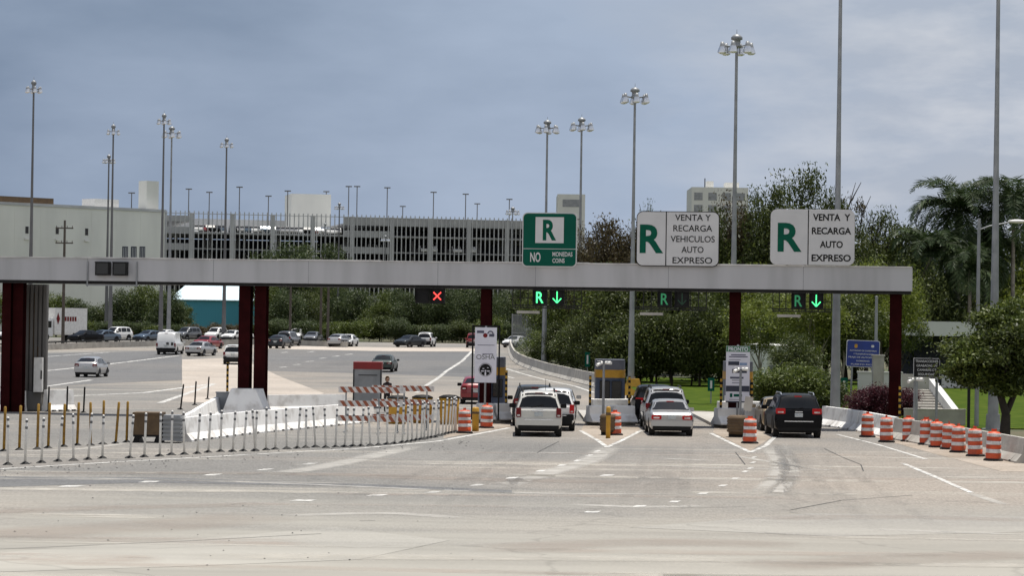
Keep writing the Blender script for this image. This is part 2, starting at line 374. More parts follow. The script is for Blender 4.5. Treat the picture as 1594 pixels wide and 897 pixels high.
def wornobj(name, lines, m):    # soft edged streaks: the paint or dust thins out towards the edges and ends
    V = []; Fc = []; A = []
    for pix, w in lines:
        P = [G(*p) if len(p) == 2 else Vector(p) for p in pix]; Q = []
        for i in range(len(P)-1):
            p0, p1, p2, p3 = P[max(i-1,0)], P[i], P[i+1], P[min(i+2,len(P)-1)]
            for k in range(8):
                t = k/8; Q.append(.5*((2*p1)+(p2-p0)*t+(2*p0-5*p1+4*p2-p3)*t*t+(3*p1-p0-3*p2+p3)*t**3))
        Q.append(P[-1]); n = len(Q); o = len(V)
        for i, q in enumerate(Q):
            d = (Q[min(i+1,n-1)]-Q[max(i-1,0)]); d.z = 0; d.normalize(); nr = Vector((-d.y, d.x, 0))*w/2
            e = min(1, 6*min(i, n-1-i)/n)
            for sx, a in ((-1,0),(-.45,1),(.45,1),(1,0)): v = q+nr*sx; V.append((v.x, v.y, H(v.y)+.0075)); A.append(a*e)
        for i in range(n-1):
            for k in range(3): Fc.append((o+4*i+k, o+4*i+k+1, o+4*i+k+5, o+4*i+k+4))
    me = bpy.data.meshes.new(name); me.from_pydata(V, [], Fc); me.materials.append(m)
    at = me.attributes.new('fade', 'FLOAT', 'POINT'); at.data.foreach_set('value', A)
    o = bpy.data.objects.new(name, me); COL.objects.link(o); return tag(o, kind='structure')
def fademat(name, c, k, lo=.25, hi=.7, scale=1.2):
    m = worn_mat(name, c, lo, hi, scale); nt = m.node_tree; N = nt.nodes; L = nt.links
    at = N.new('ShaderNodeAttribute'); at.attribute_name = 'fade'
    mx = [n for n in N if n.type == 'MIX_SHADER'][0]; src = mx.inputs[0].links[0].from_socket
    m1 = N.new('ShaderNodeMath'); m1.operation = 'MULTIPLY'; L.new(src, m1.inputs[0]); L.new(at.outputs['Fac'], m1.inputs[1])
    m2 = N.new('ShaderNodeMath'); m2.operation = 'MULTIPLY'; L.new(m1.outputs[0], m2.inputs[0]); m2.inputs[1].default_value = k
    L.new(m2.outputs[0], mx.inputs[0]); return m
wl = [([(1213,690),(1227,712),(1231,738),(1218,760),(1198,774)],.75),([(1194,694),(1212,722),(1206,745),(1180,768)],.7),([(760,763),(860,735),(920,716),(952,694)],1.1),([(410,742),(530,722),(650,694)],1.1),
 ([(1512,769),(1565,787)],.4),([(880,786),(1000,790),(1100,788)],.8),([(1120,706),(1260,730),(1290,731)],.4),([(0,742),(400,752),(800,768),(1060,770)],.5),([(950,720),(1080,728),(1290,733)],.4),([(800,705),(900,706)],.5),([(0,704),(120,700),(200,690)],.5),([(440,804),(600,800),(720,808)],.8),([(1350,825),(1594,833)],.5),([(1024,714),(1110,718)],.6)]
wornobj('scraped_old_markings', wl, fademat('scraped_marking_soft', (.50, .48, .44), .8, .1, .7))
sr = random.Random(21); st1 = []; st2 = []; st3 = []
for k in range(34):
    y = sr.uniform(44, 92)**1.0; x = sr.uniform(-.2, .2)*y; L_ = sr.uniform(3, 13); sl = sr.uniform(-.12, .06)
    (st1 if k % 3 else st2).append(([(x-L_/2, y+sl*L_/2, 0), (x, y+sr.uniform(-.15,.15), 0), (x+L_/2, y-sl*L_/2, 0)], sr.uniform(.35, 1.5)))
for x0, y0, x1, y1 in ((838,690,720,800),(1045,690,1010,800),(1243,692,1290,800),(1243,692,1420,830),(838,690,560,790)):
    a, b = G(x0, y0), G(x1, y1)
    for off in (-.75, .75): st3.append(([a+Vector((off,0,0)), (a+b)/2+Vector((off+sr.uniform(-.3,.3),0,0)), b+Vector((off,0,0))], .45))
    if y1 == 800: st3.append(([a, (a+b)/2, b], 1.0))
wornobj('pale_dust_streaks', st1, fademat('pale_dust', (.52, .49, .43), .8, .3, .7, .6))
wornobj('reddish_dust_streaks', st2, fademat('reddish_dust', (.42, .34, .285), .4, .3, .7, .6))
wornobj('tyre_tracks', st3, fademat('tyre_film', (.11, .107, .10), .13, .3, .8, .6))
M_SLABG = road_mat('grey_slab', (.225, .217, .203), (.198, .192, .18), (.24, .222, .205), (.31, .29, .27))
t = MB(); gpoly(t, [(-60, 866), (120, 852), (300, 840), (520, 822), (700, 842), (560, 872), (250, 884), (-60, 893)], .0042); gpoly(t, [(980, 822), (1260, 800), (1640, 806), (1640, 828), (1300, 836)], .0042); tag(t.build('grey_slab', M_SLABG), kind='structure')
wornobj('reddish_worn_slabs', [([(-60,836),(200,822),(430,803)],3.2),([(-60,800),(150,792),(420,786)],1.6),([(760,856),(1000,845),(1250,850)],2.2),([(1150,884),(1400,872),(1640,862)],2.4),([(560,742),(800,748),(1000,752)],2.2),([(0,738),(300,737),(700,742)],1.6),([(1180,808),(1420,806),(1620,812)],1.6)], fademat('reddish_slab', (.34,.285,.24), .38, .2, .6, .35))
db = MB(); dr_ = random.Random(8)
for k in range(260):
    q = G(dr_.uniform(0, 700), 0); px_ = dr_.uniform(-20, 760); py_ = 731-px_*.062+dr_.gauss(4, 5) if k < 190 else dr_.uniform(700, 890); q = G(px_, py_); r_ = dr_.uniform(.012, .05)*(1 if k < 190 else .7)
    vs_ = [(q.x+r_*dr_.uniform(.6,1.2)*math.cos(t_), q.y+r_*dr_.uniform(.6,1.2)*math.sin(t_), q.z+.009) for t_ in (0,1.2,2.5,3.7,5)]
    db.add(vs_+[(q.x, q.y, q.z+.012+r_*.5)], [(0,1,5),(1,2,5),(2,3,5),(3,4,5),(4,0,5)])
tag(db.build('debris', M_CRACKSHADOW), 'small dark debris scattered along the white lane posts', 'debris', kind='stuff')
ck = MB()
for L_ in ([(1283,699),(1310,712),(1340,724),(1344,734)], [(1145,705),(1160,724)], [(0,856),(300,843),(500,832)], [(200,641),(75,640.5)], [(560,812),(584,811)], [(1230,795),(1310,780),(1420,772)], [(870,688),(842,702),(836,706)],[(1060,792),(1160,790)]):  # the line just right of the pylon paints in the gantry beam's shadow
    gline(ck, L_, .035, .009)
tag(ck.build('pavement_cracks_and_beam_shadow', M_CRACKSHADOW), kind='structure')
# gravel filled island noses, then raised toll islands with kerbs
gv = MB(); gpoly(gv, [(905,670),(945,695),(996,670),(990,655),(912,655)], .006); gpoly(gv, [(1110,674),(1168,703),(1205,679),(1198,655),(1115,655)], .006)
gpoly(gv, [(690,683),(740,674),(795,665),(790,650),(700,655)], .006); gpoly(gv, [(1300,660),(1330,672),(1420,698),(1560,735),(1600,735),(1594,715),(1400,682),(1290,652)], .006)
tag(gv.build('gravel_strip', M_GRAVEL), kind='structure')
def island(px0, px1, pyf, yb):
    a = G(px0, pyf); b = G(px1, pyf); mb = MB()
    x0, x1, y0 = a.x, b.x, (a.y+b.y)/2; c = .5
    out = [(x0, y0+c), (x0+c, y0), (x1-c, y0), (x1, y0+c), (x1, yb), (x0, yb)]
    n = len(out)
    mb.add([(x,y,0) for x,y in out]+[(x,y,.14) for x,y in out], [(i,(i+1)%n,n+(i+1)%n,n+i) for i in range(n)]+[tuple(range(n,2*n))])
    return tag(mb.build('kerb_island', M_CONC), kind='structure')
island(914, 989, 663, 131); island(1114, 1200, 667, 131); island(738, 796, 659, 131)
# ------------------------------------------------------------------ toll gantry
gx0, gx1 = W(-25, 430, YG(-24)).x, W(1420, 440, YG(17.3)).x
GL = gx1-gx0
g = thing('toll_gantry', (gx0, YG(gx0), 0), 'long grey concrete toll gantry on dark red steel columns', 'toll gantry', rz=GROT)
LX = (GL)/math.cos(GROT)
def glx(px):                    # local x on the gantry for an image column
    x = 0
    for _ in range(6): x = W(px, 440, YG(x)).x
    return (x-gx0)/math.cos(GROT)
mb = MB(); mb.box(0, LX, -1.1, 1.1, 6.06, 7.08); mb.build('beam', M_BEAM, g)
mb = MB()
for k in range(9): mb.box(LX*k/9+.02, LX*(k+1)/9-.02, -1.16, 1.16, 7.083, 7.125+.02*(k % 2))
mb.build('roof_cap', M_BEAMCAP, g)
mb = MB(); mb.box(.05, LX-.05, -.95, 1.0, 5.93, 6.057); mb.build('soffit_girder', M_DKSTEEL, g)
for px, w, dy in ((13, .42, 0), (29, .48, .2), (383.5, .53, 0), (408, .53, 0), (758, .46, 0), (1145, .48, 0), (1395, .52, 0)):
    x = glx(px); mb = MB(); t_ = .035
    mb.box(x-w/2, x+w/2, dy-w/2, dy-w/2+t_, 0, 5.927); mb.box(x-w/2, x+w/2, dy+w/2-t_, dy+w/2, 0, 5.927)
    mb.box(x-w*.2, x+w*.2, dy-w/2+t_, dy+w/2-t_, 0, 5.927)
    for z in (1.1, 5.0): mb.box(x-w/2-.012, x+w/2+.012, dy-w/2-.012, dy-w/2+.0, z, z+.05)
    mb.build('column', M_RED, g)
for k in range(1, 8):
    mb = MB(); x = LX*k/8+((k*37) % 5-2)*.3; mb.box(x-.012, x+.012, -1.103, -1.1005, 6.06, 7.08); mb.build('panel_seam', M_GALV, g)
# conduit brackets and dark twin lights on the left end of the beam
mb = MB()
for px in (148, 224): x = glx(px); mb.box(x-.03, x+.03, -1.16, -1.103, 5.8, 6.95)
xa, xb = glx(146), glx(226); mb.box(xa, xb, -1.2, -1.163, 5.84, 5.90); mb.build('conduit_bracket', M_GALV, g)
for px, lab in ((173, 'left dark signal box on the grey gantry beam, beside its twin'), (200, 'right dark signal box on the grey gantry beam, beside its twin')):
    x = glx(px); s = thing('signal_box', g.matrix_world @ Vector((0,0,0)), lab, 'signal', 'dark signal boxes on the beam')
    s.location = Vector((gx0+math.cos(GROT)*x-math.sin(GROT)*-1.14*-1*-1, 0, 0)); s.location = Vector((gx0, YG(gx0), 0)) + Matrix.Rotation(GROT, 3, 'Z') @ Vector((x, -1.12, 6.62)); s.rotation_euler = (0,0,GROT)
    mb = MB(); mb.box(-.33, .33, -.26, 0, -.31, .31); mb.box(-.33, .33, -.34, -.26, .27, .31); mb.build('housing', M_BLACK, s)
    mb = MB(); mb.box(-.27, .27, -.275, -.262, -.25, .25); mb.build('lens', M_GLASS, s)
def gpt(px, y, z): return Vector((gx0, YG(gx0), 0)) + Matrix.Rotation(GROT, 3, 'Z') @ Vector((glx(px), y, z))

# signs on the roof of the gantry
def wall_sign(name, px0, px1, py0, py1, lab):
    Yc = YG(0)-1.3; c = (px0+px1)/2; base = gpt(c, -1.25, 7.15); Yc = base.y
    w = (px1-px0)*Yc/F/math.cos(GROT); h = (py1-py0)*Yc/F
    zc = W(c, (py0+py1)/2, Yc).z
    s = thing(name, (base.x, base.y, 7.15), lab, 'road sign', rz=GROT)
    mb = MB()
    for x in (-w*.3, w*.3): mb.box(x-.05, x+.05, .06, .16, -.03, zc-7.15+h*.45)
    mb.build('bracket', M_GALV, s)
    return s, w, h, zc-7.15
s, w, h, z = wall_sign('toll_lane_sign', 818, 903, 331, 416, 'square green toll sign with white R panel and NO MONEDAS COINS')
mb = MB(); mb.plate(w, h, .03, .22, 0, z); mb.build('border', M_SIGNW, s)
mb = MB(); mb.plate(w-.09, h-.09, .02, .19, -.018, z); mb.build('panel', M_SIGNG, s)
u = w/85
mb = MB(); mb.box(-22*u, 22*u, -.03, -.022, z-5*u, z+35*u); mb.build('white_panel', M_SIGNW, s)
mb = MB(); text(mb, 'R', 0, z+15*u, 32*u, 21*u, -.034, .035); mb.build('letter', M_LETG, s)
mb = MB(); text(mb, 'NO', -21.5*u, z-27*u, 15*u, 16*u, -.026, .02); mb.build('lettering', M_SIGNW, s); mb = MB(); text(mb, 'MONEDAS', 5*u, z-22*u, 7*u, 31*u, -.026, .02, align='L'); mb.build('lettering', M_SIGNW, s); mb = MB(); text(mb, 'COINS', 5*u, z-32*u, 7*u, 19*u, -.026, .02, align='L'); mb.build('lettering', M_SIGNW, s); mb = MB()
mb.box(-42*u, 42*u, -.026, -.021, z-14.4*u, z-13.6*u); mb.build('divider', M_SIGNW, s)
def venta(px0, px1, py0, py1, lines, border, lab, bold):
    s, w, h, z = wall_sign('toll_lane_sign', px0, px1, py0, py1, lab)
    u = w/(px1-px0)
    mb = MB(); mb.plate(w, h, .03, .28, 0, z); mb.build('border', M_LETK if border else M_SIGNW, s)
    i = .07 if border else .03
    mb = MB(); mb.plate(w-i, h-i, .02, .25, -.018, z); mb.build('panel', M_SIGNW, s)
    xd = -w/2+w*.36 if border else -w/2+w*.45
    mb = MB(); mb.box(xd-.02, xd+.02, -.026, -.021, z-h/2+.02, z+h/2-.02); mb.build('divider', M_LETK, s)
    xr = (-w/2+xd)/2; mb = MB(); text(mb, 'R', xr+.02, z-.01, h*.52, h*.43, -.028, .03); mb.build('letter', M_LETG, s)
    xc = (xd+w/2)/2; n = len(lines)
    for k, (t, tw) in enumerate(lines):
        mb = MB(); text(mb, t, xc, z+h*.5-h*(k+.58)/n*.97, h*(.115 if n == 5 else .125), tw*u, -.028, bold); mb.build('lettering', M_LETK, s)
venta(994, 1122, 329, 415, [('VENTA Y', 55), ('RECARGA', 60), ('VEHICULOS', 68), ('AUTO', 34), ('EXPRESO', 61)], True, 'white sign with black border reading VENTA Y RECARGA VEHICULOS AUTO EXPRESO', .008)
venta(1201, 1330, 326, 413, [('VENTA  Y', 57), ('RECARGA', 60), ('AUTO', 35), ('EXPRESO', 60)], False, 'white borderless sign reading VENTA Y RECARGA AUTO EXPRESO at the right', .025)

# lane signals under the beam
def arrow(mb, x, z, k, y):
    t = .028*k
    mb.box(x-t, x+t, y-.012, y, z-.26*k, z+.30*k)
    for sg in (-1, 1):
        a = Vector((x, 0, z-.30*k)); b = Vector((x+sg*.22*k, 0, z-.06*k)); d = (b-a).normalized(); n = Vector((-d.z, 0, d.x))*t
        mb.add([tuple(p+Vector((0,y-.016,0))) for p in (a-n, b-n, b+n, a+n)]+[tuple(p+Vector((0,y-.002,0))) for p in (a-n, b-n, b+n, a+n)], [(0,1,2,3),(4,5,6,7),(0,1,5,4),(1,2,6,5),(2,3,7,6),(3,0,4,7)])
def lane_signal(xa, xb, lab, kind, frame=None, r_on=True, a_on=True):
    c = gpt((xa+xb)/2, -.8, 5.58); s = thing('lane_signal', c, lab, 'lane signal', 'lane signals under the gantry', GROT)
    u = 117/F; xs = ((xa-xb)/2*u, (xb-xa)/2*u)
    for i, x in enumerate(xs):
        hb = MB(); hb.box(x-.31, x+.31, -.12, .12, -.33, .34); hb.box(x-.31, x+.31, -.24, -.12, .31, .34); hb.box(x-.31, x-.29, -.24, -.12, -.2, .31); hb.box(x+.29, x+.31, -.24, -.12, -.2, .31)
        h_ = hb.build('housing', M_BLACK, s)
        if kind == 'X' and i == 1:
            mb = MB()
            for sg in (-1, 1):
                a = Vector((x-.17, 0, -.17*sg)); b = Vector((x+.17, 0, .17*sg)); d = (b-a).normalized(); n = Vector((-d.z,0,d.x))*.028
                y = -.122-.006*(sg > 0); mb.add([tuple(p+Vector((0,y-.008,0))) for p in (a-n,b-n,b+n,a+n)]+[tuple(p+Vector((0,y,0))) for p in (a-n,b-n,b+n,a+n)], [(0,1,2,3),(4,5,6,7),(0,1,5,4),(1,2,6,5),(2,3,7,6),(3,0,4,7)])
            mb.build('red_cross', M_LEDR, s)
        if kind == 'R':
            mb = MB()
            if i == 0: text(mb, 'R', x, 0, .50, .33, -.128, .012); mb.build('letter', M_LEDG if r_on else M_LEDGD, s)
            else: arrow(mb, x, .02, .85, -.124); mb.build('arrow', M_LEDG if a_on else mat('green_leds_off', (.012,.06,.03), (.01,.05,.025), 9, .5), s)
    if frame:
        mb = MB(); f0, f1 = [(p-(xa+xb)/2)*u for p in frame]
        for z in (-.36, -.46): mb.box(f0, f1, -.04, .0, z-.025, z+.025)
        n = 9
        for k in range(n+1):
            x = f0+(f1-f0)*k/n; mb.box(x-.018, x+.018, -.02, .02, -.44, .36)
        mb.box(f0, f1, .05, .09, -.05, -.02)
        mb.build('hanger_frame', M_DKSTEEL, s)
        mb = MB(); m0 = f0+.2; mb.box(m0, m0+1.0, -.1, .25, -.72, -.60); mb.build('light_panel', M_CONC, s)
lane_signal(663, 687, 'dark signal pair with lit red X under the gantry', 'X')
lane_signal(845, 872, 'bright green R and down arrow signal under the gantry, at the first open lane', 'R', (802, 910))
lane_signal(1038, 1065, 'signal with green R and unlit arrow under the gantry', 'R', (993, 1102), False, False)
lane_signal(1245, 1272, 'signal with dim R and bright green down arrow under the gantry', 'R', (1206, 1295), False, True)

# fluted grey pylon with white cabinet at the left
a = G(52, 640); s = thing('ribbed_pylon', (a.x, a.y, 0), 'tall ribbed grey and rust pylon with white cabinet at left', 'pylon')
mb = MB()
for k in range(6):
    x = -.5+.2*k; mb.box(x-.065, x+.065, -.3, .3, .9, 5.9)
mb.box(-.58, .58, -.18, .28, .9, 5.9); mb.build('ribbed_column', M_PYLON, s)
mb = MB()
for k, (z0, z1) in enumerate(((2.6, 5.6), (3.1, 5.0), (2.0, 5.5), (1.0, 3.0))):
    x = -.4+.2*k; mb.box(x-.03, x+.03, -.2, -.183, z0, z1)
mb.build('rust_strip', M_BROWN, s)
mb = MB(); mb.lathe([(.02,0),(.62,0),(.64,.1),(.60,.92),(.02,.93)], 18); mb.build('base', M_PYLON, s)
mb = MB(); mb.box(.12, .5, -.75, -.33, .9, 2.5); c = mb.build('cabinet', M_WHITE, s)
mb = MB(); mb.box(.44, .505, -.78, -.752, 1.5, 1.9); mb.build('handle', M_DKSTEEL, c)

# ------------------------------------------------------------------ barriers
def jprof(h=.82, bw=.34): return [(-bw,0),(-bw,.06),(-bw*.48,.30),(-.085,h),(.085,h),(bw*.48,.30),(bw,.06),(bw,0)]
def jersey(L, h=.82, slots=2, bw=.30):
    mb = MB(); P = jprof(h, bw); n = len(P)
    up = [(y, max(z, .085)) for y, z in P]; up[0] = (-bw*.96, .085); up[-1] = (bw*.96, .085)
    cuts = [0.0]
    for k in range(slots): c = L*(k+.5)/slots; cuts += [c-.14, c+.14]
    cuts.append(L)
    for i in range(len(cuts)-1): mb.extr(P if i % 2 == 0 else up, cuts[i]-L/2+.001*(i > 0), cuts[i+1]-L/2)
    return mb
def run(P, seg, m, lab, group, h=.82, slots=2, name='jersey_barrier', bw=.38):
    pts = [Vector((p[0], p[1], H(p[1]))) for p in P]
    out = []; me = {}
    for a, b in zip(pts[:-1], pts[1:]):
        D = (b-a).length; n = max(1, round(D/seg)); L = D/n
        for k in range(n):
            c = a.lerp(b, (k+.5)/n); q = round(L, 2)
            if q not in me: me[q] = jersey(q-.03, h, slots, bw).mesh(name, m)
            o = bpy.data.objects.new(name, me[q]); COL.objects.link(o); o.location = (c.x, c.y, H(c.y))
            o.rotation_euler = (0, 0, math.atan2(b.y-a.y, b.x-a.x)+random.uniform(-.012, .012)); tag(o, lab, 'barrier', group); out.append(o)
    return out
r_ = run([G(283, 688), G(380, 676), G(577, 657)], 3.6, M_WHITEBAR, 'long whitewashed concrete barrier segment behind the white lane posts', 'whitewashed barriers behind the lane posts', .86, 4)
r_[0]['label'] = 'nearest whitewashed barrier segment, beside the brown crash attenuator'
run([G(286, 684), G(340, 646)], 6, M_WHITEBAR, 'whitewashed barrier running back from the brown crash attenuator', 'whitewashed barriers running back', .86, 4)
run([G(416, 643), G(535, 641)], 3.6, M_WHITEBAR, 'whitewashed barrier segment right of the paired red columns', 'barriers right of the red columns', .84, 3)
run([G(-20, 640.5), G(40, 640.5)], 3, M_WHITEBAR, 'whitewashed barrier at far left beside the ribbed pylon', 'barriers left of the pylon', .95, 3)
run([G(70, 641), G(112, 640)], 3, M_WHITEBAR, 'short whitewashed barrier just right of the ribbed pylon', 'barriers right of the pylon', 1.0, 4)
rb = run([G(1283, 662), G(1340, 671), G(1395, 683)], 3.5, M_WHITEBAR, 'whitewashed barrier segment right of the black SUV', 'whitewashed barriers beside the right lane', .86, 2)
run([G(1396, 684), G(1480, 698), G(1600, 722)], 3.8, M_CONC, 'bare grey concrete barrier segment behind the row of orange barrels', 'bare concrete barriers at right', .84, 2)
# dark end post and big wedge block before the twin red columns
p = G(346, 648); mb = MB(); mb.box(-.27, .27, -.25, .25, 0, 1.05); mb.box(-.3, .3, -.28, .28, 1.05, 1.1); tag(mb.build('barrier_end_post', M_GALV, None, p), 'dark grey block at the end of the white barrier by the wedge', 'post')
p = G(388, 650); mb = MB()
mb.add([(-1.15,-.9,0),(1.0,-.9,0),(1.0,1.0,0),(-1.15,1.0,0),(-.75,-.35,1.3),(.35,-.35,1.3),(.6,.7,1.3),(-.75,.7,1.3)], [(3,2,1,0),(4,5,6,7),(0,1,5,4),(1,2,6,5),(2,3,7,6),(3,0,4,7)])
p.y -= .6
tag(mb.build('concrete_wedge', M_WHITEBAR, None, p), 'big whitewashed concrete wedge in front of the paired red columns', 'barrier')

# ramp barrier and its fence
pts = [bar[0]+Vector((1.2, -20, 0))]+bar; bp = [(p.x, p.y) for p in bar]; fine = []
for i in range(len(bp)-1):
    for k in range(4):
        t = k/4; p0 = bp[max(i-1,0)]; p1 = bp[i]; p2 = bp[i+1]; p3 = bp[min(i+2, len(bp)-1)]
        fine.append(tuple(.5*((2*p1[j])+(-p0[j]+p2[j])*t+(2*p0[j]-5*p1[j]+4*p2[j]-p3[j])*t*t+(-p0[j]+3*p1[j]-3*p2[j]+p3[j])*t**3) for j in (0,1)))
fine.append(bp[-1]); fine.insert(0, (bp[0][0]+.9, bp[0][1]-22))
mb = MB(); P = jprof(.95, .34); n = len(P)
for i, (x, y) in enumerate(fine):
    q0 = fine[max(0,i-1)]; q1 = fine[min(len(fine)-1,i+1)]; d = Vector((q1[0]-q0[0], q1[1]-q0[1])).normalized()
    mb.v += [(x+d.y*-a*-1, y-d.x*a, H(y)+z) for a, z in P]
for i in range(len(fine)-1):
    for k in range(n-1): mb.f.append((i*n+k, i*n+k+1, (i+1)*n+k+1, (i+1)*n+k)); mb.m.append(0); mb.sm.append(False)
mb.f.append(tuple(range(n))); mb.m.append(0); mb.sm.append(False)
tag(mb.build('ramp_barrier', M_CONC), 'long curved bare concrete barrier along the exit ramp', 'barrier')
a = W(797, 536, 296); b = W(842, 536, 285); L = (b-a).length
f = thing('chain_link_fence', (a.x, a.y, H(a.y)), 'tall grey chain link fence above the curved ramp barrier', 'fence', rz=math.atan2(b.y-a.y, b.x-a.x))
fh = W(800, 490, 296).z-H(296)
for k in range(3): mb = MB(); mb.cyl((L*k/2,0,0),(L*k/2,0,fh+.1),.07,.07,8); mb.build('post', M_GALV, f)
mb = MB(); st = .11
for k in range(int(L/st)): mb.box(k*st, k*st+.012, -.006, .006, .1, fh)
for k in range(int(fh/st)): mb.box(0, L, -.006, .006, .1+k*st, .1+k*st+.010)
for z in (.1, fh/2, fh): mb.box(0, L, -.03, .03, z-.03, z+.03)
mb.build('wire_mesh', M_GALV, f)

# parapet between the carriageways at the left
tops = [(-30, 550), (70, 545.5), (150, 542), (237, 539.5), (330, 537.5), (420, 536.5), (540, 541)]
P = [G(*p) for p in tops]; mb = MB(); mt = MB()
for a, b in zip(P[:-1], P[1:]):
    nn = 5
    for k in range(nn):
        p = a.lerp(b, k/nn); q = a.lerp(b, (k+1)/nn); d = Vector((q.x-p.x, q.y-p.y, 0)); nrm = Vector((-d.y, d.x, 0)).normalized()*.15
        for mm, z0, z1, ww in ((mb, -.05, .62, 1.0), (mt, .72, .86, .7)):
            c = [p-nrm*ww, q-nrm*ww, q+nrm*ww, p+nrm*ww]
            vs = [(v.x, v.y, H(v.y)+z0) for v in c]+[(v.x, v.y, H(v.y)+z1) for v in c]
            mm.add(vs, [(3,2,1,0),(4,5,6,7),(0,1,5,4),(2,3,7,6)]+([(1,2,6,5)] if b is P[-1] and k == nn-1 else []))
        mt.box(p.x-.05, p.x+.05, p.y-.05, p.y+.05, H(p.y)+.62, H(p.y)+.80)
pa = tag(mb.build('parapet', M_CONC), 'low tan concrete parapet with dark rail between the carriageways', 'barrier')
mt.build('rail', M_DKSTEEL, pa)

# toll island blocks, booths and bollards
def block(px0, px1, pyb, h, lab, group, dy=0, bw=.42, foot=True):
    a = G(px0, pyb); b = G(px1, pyb); L = (b-a).length; mb = MB(); c = (a+b)/2
    if foot: P = [(-bw-.18,0),(-bw-.18,.06),(-bw*.58,.36),(-bw*.5,h),(bw*.5,h),(bw*.58,.36),(bw+.18,.06),(bw+.18,0)]
    else: P = [(-.3,0),(-.3,h),(.3,h),(.3,0)]
    mb.extr(P, -L/2, L/2)
    o = mb.build('concrete_block', M_WHITEBAR, None, (c.x, c.y+dy, 0.14), math.atan2(b.y-a.y, b.x-a.x))
    bv = o.modifiers.new('edge', 'BEVEL'); bv.width = .025; bv.segments = 2
    return tag(o, lab, 'concrete block', group)
for c, nm in ((950, 'middle booth'), (1152, 'booth behind the FRONTO banner'), (764, 'booth behind the OSHA banner')):
    dy = 4 if c == 1152 else (-4 if c == 764 else 0)
    x0, x1 = {950: (914, 987), 1152: (1114, 1196), 764: (742, 793)}[c]
    w = (x1-x0)
    block(x0+w*.30, x1-w*.30, 660+dy, 1.15, 'topmost white block of the stepped pile before the '+nm, 'stepped island blocks', 2.6, .42, False)
    block(x0+w*.10, x1-w*.10, 660+dy, .92, 'middle white block of the stepped pile before the '+nm, 'stepped island blocks', 1.4)
    block(x0+1, (x0+x1)/2-2, 663+dy, .72, 'left front white block with sloped foot before the '+nm, 'front island blocks', .35)
    block((x0+x1)/2+2, x1-1, 663+dy, .72, 'right front white block with sloped foot before the '+nm, 'front island blocks', .35)
def booth(px, py, lab, hw=.66):
    a = W(px, py, 120); z = a.z-.14; s = thing('toll_booth', (a.x, 120, .14), lab, 'toll booth', 'toll booths on the islands')
    def rr(z0, z1, g, n=7):  # rounded square shell
        o = []
        for cx, cy, a0 in ((hw-.4,-hw+.4,-90),(hw-.4,hw+.9-.4,0),(-hw+.4,hw+.9-.4,90),(-hw+.4,-hw+.4,180)):
            for k in range(n+1): t = R(a0+90*k/n); o.append((cx+(.4+g)*math.cos(t), cy+(.4+g)*math.sin(t)))
        m = len(o); q = MB()
        q.add([(x,y,z0) for x,y in o]+[(x,y,z1) for x,y in o], [(i,(i+1)%m,m+(i+1)%m,m+i) for i in range(m)]+[tuple(range(m))[::-1], tuple(range(m,2*m))], 0)
        return q
    rr(0, z-.82, 0).build('wall', M_BOOTHB, s); rr(z-.82, z-.46, .02).build('yellow_band', M_OCHRE, s); rr(z-.46, z, .005).build('roof', M_BOOTHG, s)
    for x0, x1 in ((-.46,-.05),(.08,.47)):
        fz = 1.70
        mb = MB(); mb.box(x0, x1, -hw-.03, -hw+.16, .95, fz-.0); w_ = mb.build('window', M_GLASS, s)
        mb = MB()
        for q in ((x0-.03,x0,.92,fz+.03),(x1,x1+.03,.92,fz+.03),(x0,x1,.92,.95),(x0,x1,fz,fz+.03)): mb.box(q[0],q[1],-hw-.05,-hw+.17,q[2],q[3])
        mb.build('frame', M_BLACK, w_)
    mb = MB(); mb.box(hw-.01, hw+.03, .0, .5, .9, 1.7); mb.build('side_window', M_GLASS, s)
    mb = MB(); mb.box(-.02, .34, -hw-.06, -hw-.035, .85, 1.35) if hw > .6 else None
    
booth(950, 560, 'grey toll booth with yellow band on the middle island')
booth(766, 556, 'grey toll booth half hidden by the OSHA banner', .62)
booth(1150, 563, 'grey toll booth half hidden by the FRONTO banner', .62)

# banners
def banner(px0, px1, py0, py1, Y, lab):
    c = W((px0+px1)/2, (py0+py1)/2, Y); w = (px1-px0)*Y/F; h = (py1-py0)*Y/F
    s = thing('banner', (c.x, Y, .14), lab, 'banner'); z = c.z-.14
    mb = MB(); mb.box(-w/2, w/2, 0, .03, z-h/2, z+h/2); mb.build('panel', M_BANNER, s)
    mb = MB(); mb.cyl((0,.08,0),(0,.08,z+h/2+.06),.045,.045,10); mb.build('post', M_GALV, s)
    return s, w, h, z
s, w, h, z = banner(739, 773, 510, 596, 114.5, 'tall white banner with OSHA lettering and round emblem before a booth')
u = w/34
mb = MB(); text(mb, 'OSHA', 0, z-h/2+40*u, 7.5*u, 29*u, -.006, .0); mb.build('lettering', mat('banner_grey_ink', (.10,.11,.10), (.14,.15,.14), 5, .6), s)
mb = MB(); n = 26
for r0, r1 in ((.0, 9.2), (10.0, 10.5)):
    vs = []
    for k in range(n): t = 2*math.pi*k/n; vs += [(r0*u*math.cos(t), -.006, z-h/2+20*u+r0*u*math.sin(t)), (r1*u*math.cos(t), -.006, z-h/2+20*u+r1*u*math.sin(t))]
    mb.add(vs, [(2*k, 2*k+1, (2*k+3) % (2*n), (2*k+2) % (2*n)) for k in range(n)])
e = mb.build('emblem', M_LETK, s)
mb = MB()
for (x, zz, sx, sz) in ((-4.5, 18, 3.0, 1.0), (4.5, 18, 3.0, 1.0), (0, 13.8, 1.5, 3.6), (-3.2, 21.8, 1.8, .8), (3.6, 23.2, 1.6, .7), (0, 18.4, 1.6, 1.6), (-6.5, 15.5, .8, .6), (6.4, 15.5, .8, .6)): mb.plate(sx*2*u*.8, sz*2*u*.8, .002, min(sx, sz)*.7*u, -.011, z-h/2+zz*u, x*u)
